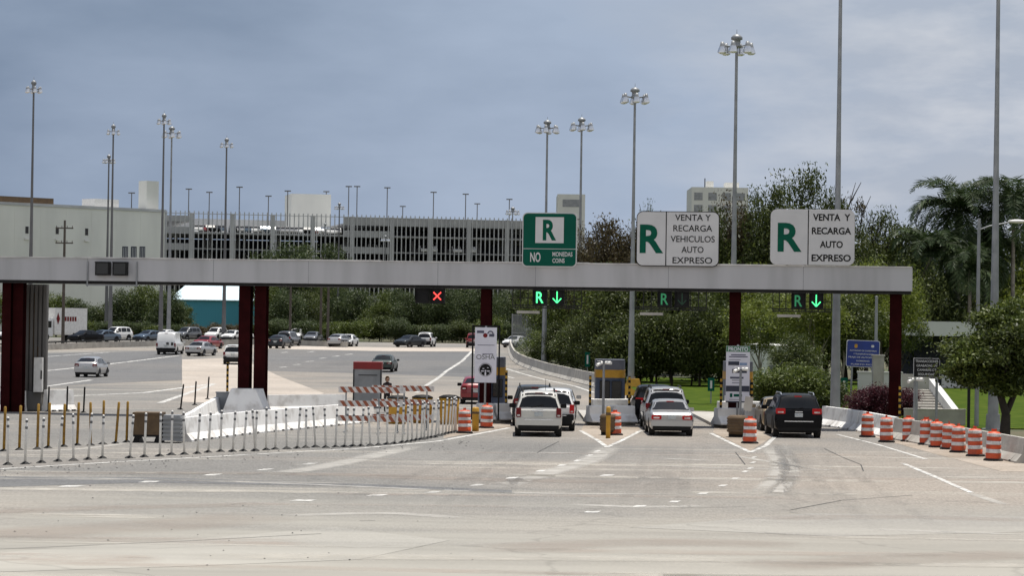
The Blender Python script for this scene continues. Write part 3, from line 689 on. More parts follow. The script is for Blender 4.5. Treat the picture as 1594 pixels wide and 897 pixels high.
mb.build('emblem_marks', M_BANNER, e)
mb = MB()
mb.box(-14*u, -3*u, -.008, -.004, z+h/2-9*u, z+h/2-5*u); mb.box(5*u, 13*u, -.008, -.004, z+h/2-14.5*u, z+h/2-10*u); mb.box(-13*u,13.5*u,-.008,-.004,z+h/2-28*u,z+h/2-27.2*u); mb.box(-5*u,12*u,-.008,-.004,z+h/2-42*u,z+h/2-41*u)
for k in range(9):
    t0 = math.pi*k/9; t1 = math.pi*(k+1)/9
    mb.add([(7*u+a*u*math.cos(t), -.007, z+h/2-10*u+a*u*math.sin(t)) for t in (t0, t1) for a in (3, 5)], [(0,1,3,2)])
mb.build('logo_marks', mat('banner_dark_ink', (.06,.06,.10), (.09,.09,.13), 5, .6), s)
mb = MB(); mb.plate(7*u, 7*u, .004, 3.4*u, -.010, z+h/2-12.5*u, -1*u); mb.build('red_mark', M_TAIL, s)
f_ = thing('display_stand', (W(744, 600, 116).x, 116, .14), 'thin black frame standing behind the OSHA banner', 'display stand')
x0, x1 = W(735.5, 560, 116).x-f_.location.x, W(777, 560, 116).x-f_.location.x; zt = W(757, 507, 116).z-.14
mb = MB()
for x in (x0, x1): mb.box(x-.035, x+.035, -.03, .03, 0, zt)
mb.box(x0, x1, -.03, .03, zt-.07, zt); mb.build('frame_bars', M_BLACK, f_)
s, w, h, z = banner(1130, 1167, 539, 627, 114, 'tall white FRONTO banner with green heading before a booth')
u = w/37; top = z+h/2
mb = MB(); mb.box(-w/2+.01, w/2-.01, -.008, -.002, top-9*u, top-.4*u); hd = mb.build('green_heading', mat('banner_green', (.06,.20,.09), (.05,.17,.08), 5, .6), s)
mb = MB(); text(mb, 'PRONTO', 0, top-4.7*u, 6.4*u, 31*u, -.014, .025); mb.build('lettering', M_BANNER, hd)
for q in ((-w/2+.01, w/2-.01, z-h/2+17*u, z-h/2+26*u), (-w/2+.01, w/2-.01, z-h/2, z-h/2+2*u), (-15*u, 2*u, top-30*u, top-24*u), (-9*u, 14*u, top-42*u, top-36*u)):
    mb = MB(); mb.box(q[0], q[1], -.008, -.002, q[2], q[3]); mb.build('navy_panel', M_BANNAVY, s)
mb = MB()
for x0, x1, d, t_ in ((-11, 12, 13, 1.6), (-14, 15, 16, 1.6), (-14, 4, 21, .8), (-12, 9, 48, 3.0), (-9, 7, 53, 1.0), (-9, 7, 57, 1.0), (-13, 2, 83, .8)): mb.box(x0*u, x1*u, -.007, -.002, top-(d+t_)*u, top-d*u)
mb.build('small_print', mat('banner_dark_ink', (0,0,0)), s)
mb = MB(); mb.box(3*u, 14*u, -.007, -.002, top-30*u, top-26*u); mb.build('blue_photo', mat('banner_blue', (.16,.25,.42), (.22,.3,.45), 6, .6), s)
mb = MB(); mb.box(-12*u, -8*u, -.007, -.002, top-80*u, top-74*u); mb.box(-6*u, 7*u, -.007, -.002, top-79*u, top-75*u); mb.build('green_logo', M_SIGNG, s)

# cameras on posts
def campost(px, pyt, pyb, Y, lab):
    c = W(px, pyt, Y); s = thing('camera_post', (c.x, Y, .14), lab, 'camera', 'small cameras on posts'); z = c.z-.14
    mb = MB(); mb.cyl((0,0,0),(0,0,z),.06,.05,10); mb.build('post', M_GALV, s)
    mb = MB()
    for sg in (-1, 1):
        mb.cyl((sg*.08,-.05,z+.06),(sg*.30,-.28,z+.0+.05*sg),.07,.07,10); mb.box(sg*.2-.08,sg*.2+.08,-.2,.0,z+.11,z+.13)
    mb.build('camera_housing', M_WHITE, s)
campost(940, 567, 640, 113, 'pair of small white cameras on a post before the middle booth')
campost(1153, 577, 650, 108.5, 'pair of small white cameras on a grey post before the FRONTO banner')
campost(1424, 593, 650, 107, 'small white cameras on a post by the black SEGURIDAD sign')

def striped(px, pyt, Y, lab, zb=.14):
    c = W(px, pyt, Y); s = thing('striped_post', (c.x, Y, zb), lab, 'post', 'yellow and black striped posts'); L = c.z-zb
    mb = MB(); k = 0; z = 0
    while z < L: z1 = min(L, z+.13); mb.cyl((0,0,z),(0,0,z1),.055,.055,10, k % 2); z = z1; k += 1
    mb.build('tube', [M_YELLOW, M_BLACK], s); mb = MB(); mb.cyl((0,0,0),(0,0,.05),.11,.09,10); mb.build('base', M_BLACK, s)
for px, pt_, Y, lab in ((788.5,577,117,'striped post right of the booth behind the OSHA banner'),(919,585,117.5,'striped post left of the middle booth'),(980,586,117.5,'striped post right of the middle booth'),(1122.7,588,117,'striped post left of the FRONTO banner'),(1170.5,590,117,'striped post right of the FRONTO banner')):
    striped(px, pt_, Y, 'yellow and black '+lab)
striped(354.5, 565, 124, 'yellow and black striped post left of the paired red columns', 0)
striped(1401, 600, 113, 'yellow and black striped post beside the rightmost red column', 0)
striped(16, 560, 123, 'yellow and black striped post at the far left red column', 0)

def bollard(px, pyt, pyb, lab, r=.09, m=M_OCHRE):
    a = G(px, pyb); c = W(px, pyt, a.y); s = thing('bollard', a, lab, 'bollard'); mb = MB(); L = c.z
    mb.lathe([(.001,0),(r,0),(r,L-.06),(r*.7,L-.01),(.001,L)], 14); mb.build('post', m, s)
    mb = MB(); mb.lathe([(r+.004,L*.72),(r+.012,L*.73),(r+.012,L*.80),(r+.004,L*.81)], 14); mb.build('band', M_BROWN, s)
bollard(946.5, 633, 683, 'weathered yellow bollard at the nose of the middle island')
bollard(740, 634, 672, 'weathered yellow bollard between two orange barrels', .14)
p = G(1152, 652); p.y = 103.6; p = Vector((W(1157, 640, 103).x, 103, 0))
mb = MB(); s = thing('hazard_panel', (p.x, 103, 0), 'small tilted striped hazard panel above the brown drum', 'sign'); mb.box(-.16, .16, -.01, .02, 1.15, 1.7); mb.build('panel', M_CONC, s)
mb = MB(); mb.box(-.02, .02, .025, .06, 0, 1.6); mb.build('post', M_GALV, s); s.rotation_euler = (0, R(8), 0)

# crash attenuators
def attenuator(px0, px1, pyt, pyb, lab, split=.58):
    a = G((px0+px1)/2, pyb); w = (px1-px0)*a.y/F; h = (pyb-pyt)*a.y/F; s = thing('crash_attenuator', a, lab, 'crash cushion', 'brown crash attenuators')
    xs = -w/2+w*split; b = .12*h
    mb = MB()
    for x in (-w/2+.12, xs-.12): mb.add([(x-.14,.0,0),(x+.14,.0,0),(x+.14,.9,0),(x-.14,.9,0),(x-.07,.0,b*1.6),(x+.07,.0,b*1.6),(x+.07,.9,b*1.6),(x-.07,.9,b*1.6)], [(3,2,1,0),(4,5,6,7),(0,1,5,4),(1,2,6,5),(2,3,7,6),(3,0,4,7)])
    mb.box(-w/2, xs, 0, .9, b*1.6, b*2.2); mb.build('feet', M_BLACK, s)
    mb = MB(); mb.box(-w/2, xs, 0, .9, b*2.2, h*.96); mb.box(-w/2-.03, xs+.03, -.03, .93, h*.9, h); mb.build('brown_box', M_BROWN, s)
    mb = MB(); n = 6
    for k in range(n):
        z0 = h*.08+(h*.84)*k/n; mb.box(xs+.02, w/2, .05, .85, z0, z0+h*.84/n*.5); mb.box(xs+.05, w/2-.06, .1, .8, z0+h*.84/n*.5, z0+h*.84/n)
    mb.build('ribbed_cushion', M_GALV, s)
    return s
attenuator(207, 282, 643, 690, 'large brown and grey ribbed crash attenuator beside the white barrier')
def nosedrum(px, pyt, pyb, wpx, lab):
    a = G(px, pyb); k = a.y/F; h = (pyb-pyt)*k; r = wpx*k/2; s = thing('crash_drum', a, lab, 'crash cushion', 'brown crash drums at the island noses')
    mb = MB(); pr = [(.001,.12),(r*.8,.12),(r*.85,.2)]; n = 5
    for q in range(n): z0 = .2+(h-.26)*q/n; z1 = .2+(h-.26)*(q+1)/n; pr += [(r*.96, z0+.01), (r, z0+.4*(z1-z0)), (r*.99, z0+.7*(z1-z0)), (r*.91, z1-.01)]
    pr += [(r*.9,h-.05),(r*.7,h),(.001,h)]; mb.lathe(pr, 20); mb.build('drum', M_BROWN, s)
    mb = MB(); mb.box(-r*.8,r*.8,-r*.3,r*.3,0,.117); mb.build('feet', M_BLACK, s)
nosedrum(1148, 647, 681, 34, 'small ribbed brown drum at the island nose by the FRONTO banner')
nosedrum(946, 645, 678, 26, 'small ribbed brown drum at the middle island nose')

# orange drums
def drum_proto():
    s = thing('traffic_barrel', (0,0,0), 'x', 'traffic barrel', 'orange traffic barrels')
    mb = MB(); pr = [(.001,.08),(.29,.08)]; mi = [0]
    zz = [.08,.26,.40,.53,.66,.79,.91]; rr = [.285,.283,.278,.273,.268,.264,.255]; cols = [0,1,0,1,0,1]
    for k in range(6):
        pr += [(rr[k], zz[k]), (rr[k]-.004, zz[k]+.02), (rr[k+1]+.004, zz[k+1]-.012), (rr[k+1]-.014, zz[k+1]-.004)]
        mi += [0, cols[k], cols[k], 0]
    pr += [(.2,.94),(.10,.955),(.001,.955)]; mi += [0,0,0]
    mi = (mi+[0]*9)[:len(pr)-1]
    mb.lathe(pr, 20, mis=mi); mb.build('drum', [M_ORANGE, M_REFL], s)
    mb = MB(); mb.lathe([(.001,0),(.36,0),(.37,.045),(.31,.083),(.001,.086)], 16); mb.build('rubber_base', M_RUBBER, s)
    mb = MB(); mb.box(-.08,.08,-.02,.02,.955,1.03); mb.box(-.1,-.06,-.025,.025,.95,1.04); mb.box(.06,.1,-.025,.025,.95,1.04); mb.build('handle', M_ORANGE, s)
    return s
bl = [(723,675,'orange and white barrel at the end of the white post row'),(757,667,'orange and white barrel right of the weathered yellow bollard'),(957,678,'orange and white barrel behind the bollard at the middle island'),(1167,691,'orange and white barrel at the right island nose before the brown attenuator'),
 (1350,681,'barrel farthest left and back in the right row'),(1380,689,'second barrel from the left in the right row'),(1415,688,'third barrel from the left in the right row, set back'),(1442,693,'fourth barrel from the left in the right row'),(1459,697,'fifth barrel in the right row, partly covering the fourth'),(1477,700,'sixth barrel in the right row, darker and partly covered'),(1492,705,'seventh barrel in the right row'),(1518,711,'second barrel from the right end of the right row'),(1546,718,'rightmost and nearest orange barrel in the right row')]
pr = drum_proto()
for i, (px, py, lab) in enumerate(bl):
    if px > 1300: lab = 'orange and white '+lab
    p = G(px, py); rz = random.uniform(0, 6)
    o = pr if i == 0 else dup(pr)
    o.location = p; o.rotation_euler = (R(random.uniform(-1.5,1.5)), R(random.uniform(-3.5,3.5)), rz); o['label'] = lab; o.scale = (.92, .92, random.uniform(.97,1.05))

# flexible lane posts
def post_proto(m, r, h, lab, grp, bands):
    s = thing('lane_post', (0,0,0), lab, 'lane post', grp)
    mb = MB(); mb.lathe([(.001,.04),(r,.04),(r,h-.03),(r*.5,h),(.001,h)], 10); mb.build('tube', m, s)
    if bands:
        mb = MB()
        for z in (h-.12, h-.32): mb = MB(); mb.lathe([(r+.001,z),(r+.004,z+.005),(r+.004,z+.075),(r+.001,z+.08)], 10); mb.build('reflector', M_MASTDK, s)
    mb = MB(); mb.add([(-.15,-.13,0),(.15,-.13,0),(.15,.13,0),(-.15,.13,0),(-.045,-.045,.075),(.045,-.045,.075),(.045,.045,.075),(-.045,.045,.075)], [(3,2,1,0),(4,5,6,7),(0,1,5,4),(1,2,6,5),(2,3,7,6),(3,0,4,7)]); mb.build('foot', M_BLACK, s)
    return s
wp = [(30,858),(97,855),(160,850),(225,845),(285,842),(342,838),(397,833),(503,832),(560,828),(620,825),(665,820),(715,818),(765,815),(808,810),(855,807),(903,807),(945,805),(990,803)]
wp = [(x/2.4925, 380+y/2.4925) for x, y in wp]
w2 = [(45,852),(90,848),(128,845),(175,843),(218,841),(253,838),(293,836),(335,838),(375,836),(412,835),(447,833),(480,832),(518,830),(552,828),(587,825),(617,822),(650,818),(672,815),(690,812),(708,808),(727,805),(740,803),(755,800),(768,797),(785,795),(800,790),(815,787),(828,783),(840,780),(852,778),(862,776),(870,774)]
wp += [(380+x/2.638, 380+y/2.638) for x, y in w2]
def posts(lst, proto, lean=2.5):
    for i, (x, y) in enumerate(lst):
        o = proto if i == 0 else dup(proto)
        o.location = G(x, y); o.rotation_euler = (R(random.gauss(0, 2)), R(random.gauss(1.2, lean)), random.uniform(0,.5)); o.scale = (1, 1, random.uniform(.95, 1.04))
posts(wp, post_proto(M_WHITE, .037, 1.42, 'white flexible lane post in the long row before the white barriers', 'white flexible lane posts', True))
yp = [(6,703),(30,701),(58,700),(75,698),(99,696),(120,694),(141,694),(160,692),(180,691),(197,689)]
posts(yp, post_proto(M_POSTY, .045, 1.48, 'faded yellow lane post in the shorter row behind the white posts', 'yellow lane posts', False), 1)
kp = [(75,641.5),(104,641.5),(130,643),(281,638),(303,631),(323,622)]
posts(kp, post_proto(M_BLACK, .04, 1.2, 'black lane post standing behind the brown attenuator and the pylon', 'black lane posts', False), 3)

# barricades
def barricade(px0, px1, pyb, pyr, lab, flip):
    a = G((px0+px1)/2, pyb); w = (px1-px0)*a.y/F; s = thing('barricade', a, lab, 'barricade', 'striped road barricades')
    for x in (-w/2+.3, w/2-.3):
        mb = MB(); mb.box(x-.03, x+.03, .03, .09, .05, 1.62); mb.build('upright', M_GALV, s)
        mb = MB(); mb.box(x-.04, x+.04, -.7, .8, 0, .05); mb.build('foot', M_GALV, s)
    for py in pyr:
        z = W((px0+px1)/2, py, a.y).z; hh = .115; mb = MB()
        mb.box(-w/2, w/2, 0, .028, z-hh, z+hh, 0); n = int(w/.30)
        for k in range(n):
            x = -w/2+.05+k*.30; sk = .16*flip; x0, x1 = x, x+.15
            if max(x1, x1+sk) > w/2 or min(x0, x0+sk) < -w/2: continue
            mb.add([(x0+sk,-.005,z-hh),(x1+sk,-.005,z-hh),(x1,-.005,z+hh),(x0,-.005,z+hh)], [(0,1,2,3)], 1)
        mb.build('rail', [M_REFL, mat('barricade_orange', (.33,.10,.05), (.27,.085,.045), 5, .6)], s)
barricade(526, 630, 673.5, (607.5, 629, 652), 'front striped barricade with three rails, left of the yellow tubs', 1)
barricade(578, 675, 669, (605, 626.5, 650), 'striped barricade overlapping behind the front one, right half in view', 1)
barricade(577, 640, 676.5, (653,), 'low single rail striped barricade before the other two', 1)
# yellow sand tubs
for px, pyt, pyb, lab in ((618,616,660,'yellow sand tub with black lid behind the barricades, leftmost'),(657,615,659,'yellow sand tub with black lid behind the barricade end, middle'),(699,615,661,'yellow sand tub with black lid right of the barricades')):
    a = G(px, pyb); k = a.y/F; s = thing('sand_tub', a, lab, 'sand barrel', 'yellow sand tubs'); hh = (pyb-pyt-5)*k; r = 16*k
    mb = MB(); mb.lathe([(.001,0),(r*.86,0),(r*.9,hh*.3),(r*.96,hh*.62),(r*.93,hh*.66),(r,hh),(.001,hh)], 24); mb.build('tub', M_OCHRE, s)
    mb = MB(); mb.lathe([(r*.97,hh+.002),(r*1.04,hh+.003),(r*1.03,hh+.05),(r*.6,hh+.13),(.001,hh+.15)], 24); mb.build('lid', M_BLACK, s)
# kiosk
a = W(571, 640, 133); s = thing('kiosk', (a.x, 133, 0), 'grey metal kiosk with dark red top behind the barricades', 'kiosk'); zt = W(571, 564, 133).z
mb = MB(); mb.box(-.68, .68, 0, 1.3, 0, zt-.36); mb.build('wall', M_GALV, s); mb = MB(); mb.box(-.72, .72, -.04, 1.34, zt-.36, zt); mb.build('roof', M_REDTOP, s)
mb = MB(); mb.box(-.72,-.66,-.05,-.003,0,zt-.37); mb.box(.66,.72,-.05,-.003,0,zt-.37); mb.box(-.45,.5,-.02,-.003,zt-.68,zt-.64); mb.build('trim', M_DKSTEEL, s)
# ------------------------------------------------------------------ vehicles
SPEC = {  # stations: y from the rear, bottom, belt, top, width factor
 'suv': (4.45, 1.80, 1.73, .36, [(0,.46,.99,1.00,.93),(.05,.34,1.02,1.06,.985),(.24,.30,1.03,1.55,1.0),(.40,.28,1.03,1.675,1.0),(.75,.28,1.03,1.715,1.0),(1.6,.28,1.02,1.73,1.0),(2.5,.28,1.01,1.70,1.0),(2.72,.28,1.01,1.64,1.0),(3.38,.28,.99,1.10,1.0),(3.5,.28,.97,1.04,1.0),(4.15,.28,.88,.95,.98),(4.38,.32,.74,.78,.92),(4.45,.42,.62,.64,.84)], (.26,.70), (2.74,3.36)),
 'jeep': (4.8, 1.93, 1.74, .39, [(0,.46,1.04,1.05,.93),(.05,.34,1.07,1.12,.985),(.32,.30,1.08,1.55,1.0),(.46,.28,1.08,1.68,1.0),(.85,.28,1.08,1.725,1.0),(1.7,.28,1.06,1.74,1.0),(2.6,.28,1.05,1.70,1.0),(2.85,.28,1.05,1.64,1.0),(3.5,.28,1.04,1.15,1.0),(3.65,.28,1.02,1.10,1.0),(4.5,.28,.95,1.02,.98),(4.74,.32,.8,.84,.92),(4.8,.42,.66,.68,.86)], (.30,.44), (2.87,3.48)),
 'sedan': (4.70, 1.77, 1.42, .32, [(0,.42,.84,.85,.90),(.08,.30,.90,.93,.975),(.25,.26,.92,.975,1.0),(.78,.24,.93,1.0,1.0),(1.38,.24,.93,1.345,1.0),(1.62,.24,.92,1.40,1.0),(2.3,.24,.91,1.42,1.0),(2.75,.24,.90,1.375,1.0),(3.5,.24,.88,.98,1.0),(3.65,.24,.86,.93,1.0),(4.4,.26,.75,.81,.97),(4.62,.30,.64,.68,.90),(4.70,.4,.55,.57,.80)], (.84,1.34), (2.8,3.46)),
 'hatch': (4.40, 1.74, 1.49, .32, [(0,.42,.90,.91,.90),(.06,.30,.95,1.03,.975),(.20,.26,.96,1.12,1.0),(.75,.24,.96,1.38,1.0),(1.2,.24,.95,1.455,1.0),(1.9,.24,.94,1.49,1.0),(2.4,.24,.93,1.45,1.0),(2.6,.24,.93,1.40,1.0),(3.55,.24,.90,.99,1.0),(3.68,.24,.88,.94,1.0),(4.15,.26,.76,.80,.96),(4.34,.30,.64,.67,.90),(4.40,.4,.55,.57,.80)], (.22,.72), (2.64,3.5)),
 'van': (5.6, 2.02, 2.25, .37, [(0,.50,1.18,1.19,.95),(.04,.40,1.20,1.30,.99),(.12,.36,1.2,2.02,1.0),(.26,.34,1.2,2.17,1.0),(.8,.32,1.2,2.24,1.0),(2.5,.32,1.2,2.25,1.0),(3.7,.32,1.2,2.20,1.0),(3.95,.32,1.2,2.08,1.0),(4.65,.32,1.15,1.30,1.0),(4.8,.32,1.12,1.22,1.0),(5.35,.34,.98,1.04,.97),(5.54,.36,.8,.84,.92),(5.6,.46,.66,.68,.86)], (.07,.11), (3.98,4.62)),
}
PAINT = {}
def paint(n, c, metal=.0):
    if n not in PAINT: PAINT[n] = mat('paint_'+n, c, tuple(x*.93 for x in c), 1.2, .28 if c[0] > .02 else .3, metal, coat=.5 if c[0] > .06 else .05, spec=.5 if c[0] > .06 else (.2 if c[0] > .01 else .10))
    return PAINT[n]
PW = paint('white', (.72,.72,.71)); PWC = paint('cream_white', (.56,.55,.51)); PS = paint('silver', (.42,.42,.42), .55); PG = paint('grey', (.16,.165,.175), .4)
PK = paint('black', (.004,.004,.005)); PD = paint('dark_slate', (.035,.04,.045), .2); PR = paint('red', (.23,.014,.018)); PB = paint('blue_grey', (.07,.10,.14), .3); PT = paint('tan', (.30,.23,.14), .3); PGN = paint('green_grey', (.06,.075,.07), .3)
def vehicle(kind, loc, rz, pm, label, cat='car', name=None, brake=False, rails=False, spoiler=False, dark_bumper=False, grp=None, sc_=1.0, hi=None, flag=False):
    L, Wd, Hh, rw, st, rwin, fwin = SPEC[kind]
    w = Wd/2; hy = L/2
    def par(y):
        y = min(max(y, 0), L)
        for a, b in zip(st[:-1], st[1:]):
            if y <= b[0]:
                t = (y-a[0])/(b[0]-a[0]); return [a[i]+(b[i]-a[i])*t for i in range(5)]
        return list(st[-1])
    def half(y):
        _, zb, zl, zt, wf = par(y); W_ = w*wf
        k = min(1, max(0, (zt-zl)/.45)); wr = W_*(.95-.19*k if kind != 'van' else .95-.09*k)
        e = min(.07, (zt-zl)*.5)
        zm = zb+(zl-zb)*.55
        return [(0,zb),(W_*.88,zb),(W_*.975,zb+.10),(W_,zm),(W_*.985,zl-.06),(W_*.955,zl),(wr,zt-e),(wr-.05-.06*k,zt-e*.15),(wr*.55,zt+.012*k),(0,zt+.02*k)]
    T = thing(name or {'suv':'suv','jeep':'suv','sedan':'sedan_car','hatch':'hatchback_car','van':'van'}[kind], loc, label, cat, grp, rz)
    T.scale = (sc_,)*3
    ys = sorted(set([s[0] for s in st]+[.6,1.2,2.0,3.0]))
    mb = MB(); n = len(half(0)); rings = []
    for y in ys:
        h = half(y); rg = [(-x, y-hy, z) for x, z in h[::-1]]+[(x, y-hy, z) for x, z in h[1:-1]]
        rings.append(rg)
    m = len(rings[0]); vs = [p for r in rings for p in r]
    fs = [(i*m+j, i*m+(j+1)%m, (i+1)*m+(j+1)%m, (i+1)*m+j) for i in range(len(rings)-1) for j in range(m)]
    mb.add(vs, fs, 0, True); mb.f += [tuple(range(m)), tuple(range((len(rings)-1)*m, len(rings)*m))[::-1]]; mb.m += [0,0]; mb.sm += [False]*2
    ob = mb.build('body', pm, T)
    try:
        ob.data.set_sharp_from_angle(angle=R(38))
    except Exception: pass
    # glass
    def topquad(y0, y1, m0, nx=6, ny=4, off=.012):
        q = MB(); vs = []
        for j in range(ny+1):
            y = y0+(y1-y0)*j/ny; h = half(y); xm = h[6][0]*m0; _, zb, zl, zt, wf = par(y); k = min(1, max(0, (zt-zl)/.45))
            for i in range(nx+1):
                x = -xm+2*xm*i/nx; ax = abs(x); z = zt+.02*k
                pts = [(0, h[9][1]), h[8], h[7], h[6]]
                for (xa, za), (xb, zb_) in zip(pts[:-1], pts[1:]):
                    if ax <= xb+1e-6: z = za+(zb_-za)*(ax-xa)/max(1e-5, xb-xa); break
                vs.append((x, y-hy, z))
        nn = Vector((0, -(par(y1)[3]-par(y0)[3]), abs(y1-y0))); nn = nn.normalized()*off
        if y1 > L*.5: pass
        vs = [(a, b+nn.y, c+nn.z) for a, b, c in vs]
        q.add(vs, [(j*(nx+1)+i, j*(nx+1)+i+1, (j+1)*(nx+1)+i+1, (j+1)*(nx+1)+i) for j in range(ny) for i in range(nx)], 0, True); return q
    if kind == 'van':
        q = MB()
        for sg in (-1, 1): q.plate(.36, .42, .01, .05, par(.02)[0]*0-hy+.05, 1.62, sg*.40)
        q = MB()
        for x0, x1 in ((.02,.30),(.50,.74)):
            y = .05; q.plate(x1-x0, .30, .012, .04, -hy-.005, 1.06, (x0+x1)/2)
        q.build('rear_window', M_GLASS, T)
    else:
        lo, hi_ = (.07, .36) if kind == 'suv' else ((.08, .42) if kind == 'jeep' else rwin)
        topquad(lo, hi_, .93).build('rear_window', M_GLASS, T)
    topquad(fwin[0], fwin[1], .93).build('windscreen', M_GLASS, T)
    ya = {'suv':.45,'jeep':.55,'sedan':1.05,'hatch':.62,'van':3.1}[kind]; yb = fwin[1]-.08
    for sg in (-1, 1):
        q = MB(); span = yb-ya; segs = [(0,.24),(.27,.60),(.63,1.0)] if kind in ('suv','jeep','hatch') else ([(0,.47),(.51,1)] if kind == 'sedan' else [(0,1)])
        for a, b in segs:
            vs = []
            for k in range(5):
                y = ya+span*(a+(b-a)*k/4); h = half(y); p, r_ = h[5], h[6]
                lo_, up = .10, .90
                for t in (lo_, up): vs.append((sg*(p[0]+(r_[0]-p[0])*t+.010), y-hy, p[1]+(r_[1]-p[1])*t))
            q.add(vs, [(2*k,2*k+1,2*k+3,2*k+2) for k in range(4)])
        q.build('side_window', M_GLASS, T)
    # lamps
    tl = M_TAILON if brake else M_TAIL
    zr = {'suv':(.74,1.10),'jeep':(.96,1.18),'sedan':(.66,.84),'hatch':(.78,1.0),'van':(.75,1.15)}[kind]; wx = {'suv':.17,'jeep':.36,'sedan':.38,'hatch':.28,'van':.14}[kind]
    W0 = w*st[0][4]
    for sg in (-1, 1):
        q = MB(); x0, x1 = sorted((sg*(W0-wx), sg*(W0+.02)))
        q.plate(x1-x0, zr[1]-zr[0], .10, .04, -hy-.022, (zr[0]+zr[1])/2, (x0+x1)/2); o = q.build('tail_light', tl, T)
        q = MB(); q.plate((x1-x0)*.6, .06, .004, .02, -hy-.028, zr[0]+.07, (x0+x1)/2); q.build('reversing_lens', M_REFL, o)
        q = MB(); x0, x1 = sorted((sg*(w*.50), sg*(w*.84))); zf = par(L-.1)[2]-.05; q.plate(x1-x0, .16, .12, .06, hy-.17, zf-.06, (x0+x1)/2); q.build('headlight', M_HEAD, T)
        # mirrors
        ym = fwin[1]-.25-hy; zm = par(fwin[1])[2]+.06; q = MB(); x0, x1 = sorted((sg*(w-.02), sg*(w+.22))); q.plate(x1-x0, .17, .10, .05, ym, zm+.03, (x0+x1)/2)
        q.build('mirror', M_BLACK if hi == 'darkmirror' else pm, T)
    # bumpers and plate
    bz = {'suv':(.44,.70),'jeep':(.44,.72),'sedan':(.40,.62),'hatch':(.38,.60),'van':(.42,.66)}[kind]
    q = MB(); q.plate(Wd*.94, bz[1]-bz[0], .20, .07, -hy-.09, sum(bz)/2); q.build('rear_bumper', M_BLACK if dark_bumper else pm, T)
    q = MB(); q.plate(Wd*.86, .16, .2, .04, -hy-.05, bz[0]-.06); q.plate(Wd*.92, .2, .2, .06, hy-.15, .42); q.box(-w*.8, w*.8, -hy+.15, hy-.2, .20, .30); q.build('underbody', M_BLACK, T)
    pz = {'suv':.86,'jeep':.92,'sedan':.76,'hatch':.72,'van':.86}[kind]
    q = MB(); q.plate(.32, .16, .015, .01, -hy-.026, pz); q.build('licence_plate', M_PLATE, T)
    q = MB(); q.plate(.55 if kind != 'jeep' else .3, .03, .02, .01, -hy-.030, pz+.13)
    if kind in ('suv','jeep'): q.plate(Wd*.6, .03, .02, .01, -hy-.10, bz[1]-.05)
    q.build('chrome_trim', M_SILVER, T)
    q = MB(); q.plate(Wd*.5, .14, .02, .03, hy-.03, .60); q.build('grille', M_BLACK, T)
    q = MB(); zt = par(rwin[1] if kind != 'suv' else .4)[3]; yq = {'suv':.36,'jeep':.42,'sedan':1.36,'hatch':.72,'van':.2}[kind]
    q.plate(.30, .045, .04, .02, yq-hy-.05, par(yq)[3]+.01); q.build('brake_lamp', tl, T)
    if kind in ('suv','jeep'):
        q = MB(); q.add([(-.30,-hy+.02,1.10),(.18,-hy+.06,1.2),(.18,-hy+.05,1.225),(-.30,-hy+.01,1.125)], [(0,1,2,3)]); q.build('wiper', M_BLACK, T)
        for sg in (-1, 1):
            if rails:
                q = MB(); xr = sg*(half(1.5)[6][0]-.08); q.tube([(xr,.55-hy,1.70),(xr,.75-hy,1.79),(xr,2.4-hy,1.78),(xr,2.6-hy,1.69)], .025, 6); q.build('roof_rail', M_BLACK if pm is not PK else M_SILVER, T)
    if spoiler: q = MB(); zq = par(.4)[3]; q.add([(-w*.7,.22-hy,zq-.02),(w*.7,.22-hy,zq-.02),(w*.68,.62-hy,zq+.05),(-w*.68,.62-hy,zq+.05),(-w*.7,.22-hy,zq+.02),(w*.7,.22-hy,zq+.02)], [(0,1,5,4),(4,5,2,3)]); q.build('spoiler', pm, T)
    if flag:
        q = MB(); q.cyl((w*.3,-.2,Hh),(w*.3,-.35,Hh+.45),.01,.006,5); q.build('aerial', M_BLACK, T)
    # wheels
    for y in (L*.185, L*.80):
        for sg in (-1, 1):
            x = sg*(w-.125)
            q = MB(); q.cyl((x-.115,y-hy,rw),(x+.115,y-hy,rw),rw,rw,22); t_ = q.build('wheel', M_RUBBER, T)
            q = MB(); q.cyl((x+sg*.10,y-hy,rw),(x+sg*.122,y-hy,rw),rw*.64,rw*.60,16); q.build('rim', M_RIM, t_)
            q = MB(); vs = []
            for k in range(13):
                a = math.pi*k/12; vs += [(sg*(w+.004), y-hy+math.cos(a)*rw*1.22, rw+math.sin(a)*rw*1.22), (sg*(w-.05), y-hy+math.cos(a)*rw*1.22, rw+math.sin(a)*rw*1.22)]
            vs.append((sg*(w+.002), y-hy, rw*.8))
            q.add(vs, [(2*k,2*k+2,26) for k in range(12)]+[(2*k,2*k+1,2*k+3,2*k+2) for k in range(12)]); q.build('wheel_arch', M_BLACK, T)
    return T
def car(kind, px, py, rzd, pm, label, **k):
    p = G(px, py); L = SPEC[kind][0]
    a = R(rzd); c = p+Vector((-math.sin(a), math.cos(a), 0))*L/2*(1 if abs(rzd) < 90 else -1)
    c.z = H(c.y)
    if abs(rzd) < 90: sl = math.atan2(H(c.y+2)-H(c.y-2), 4)
    T = vehicle(kind, c, a, pm, label, **k); return T
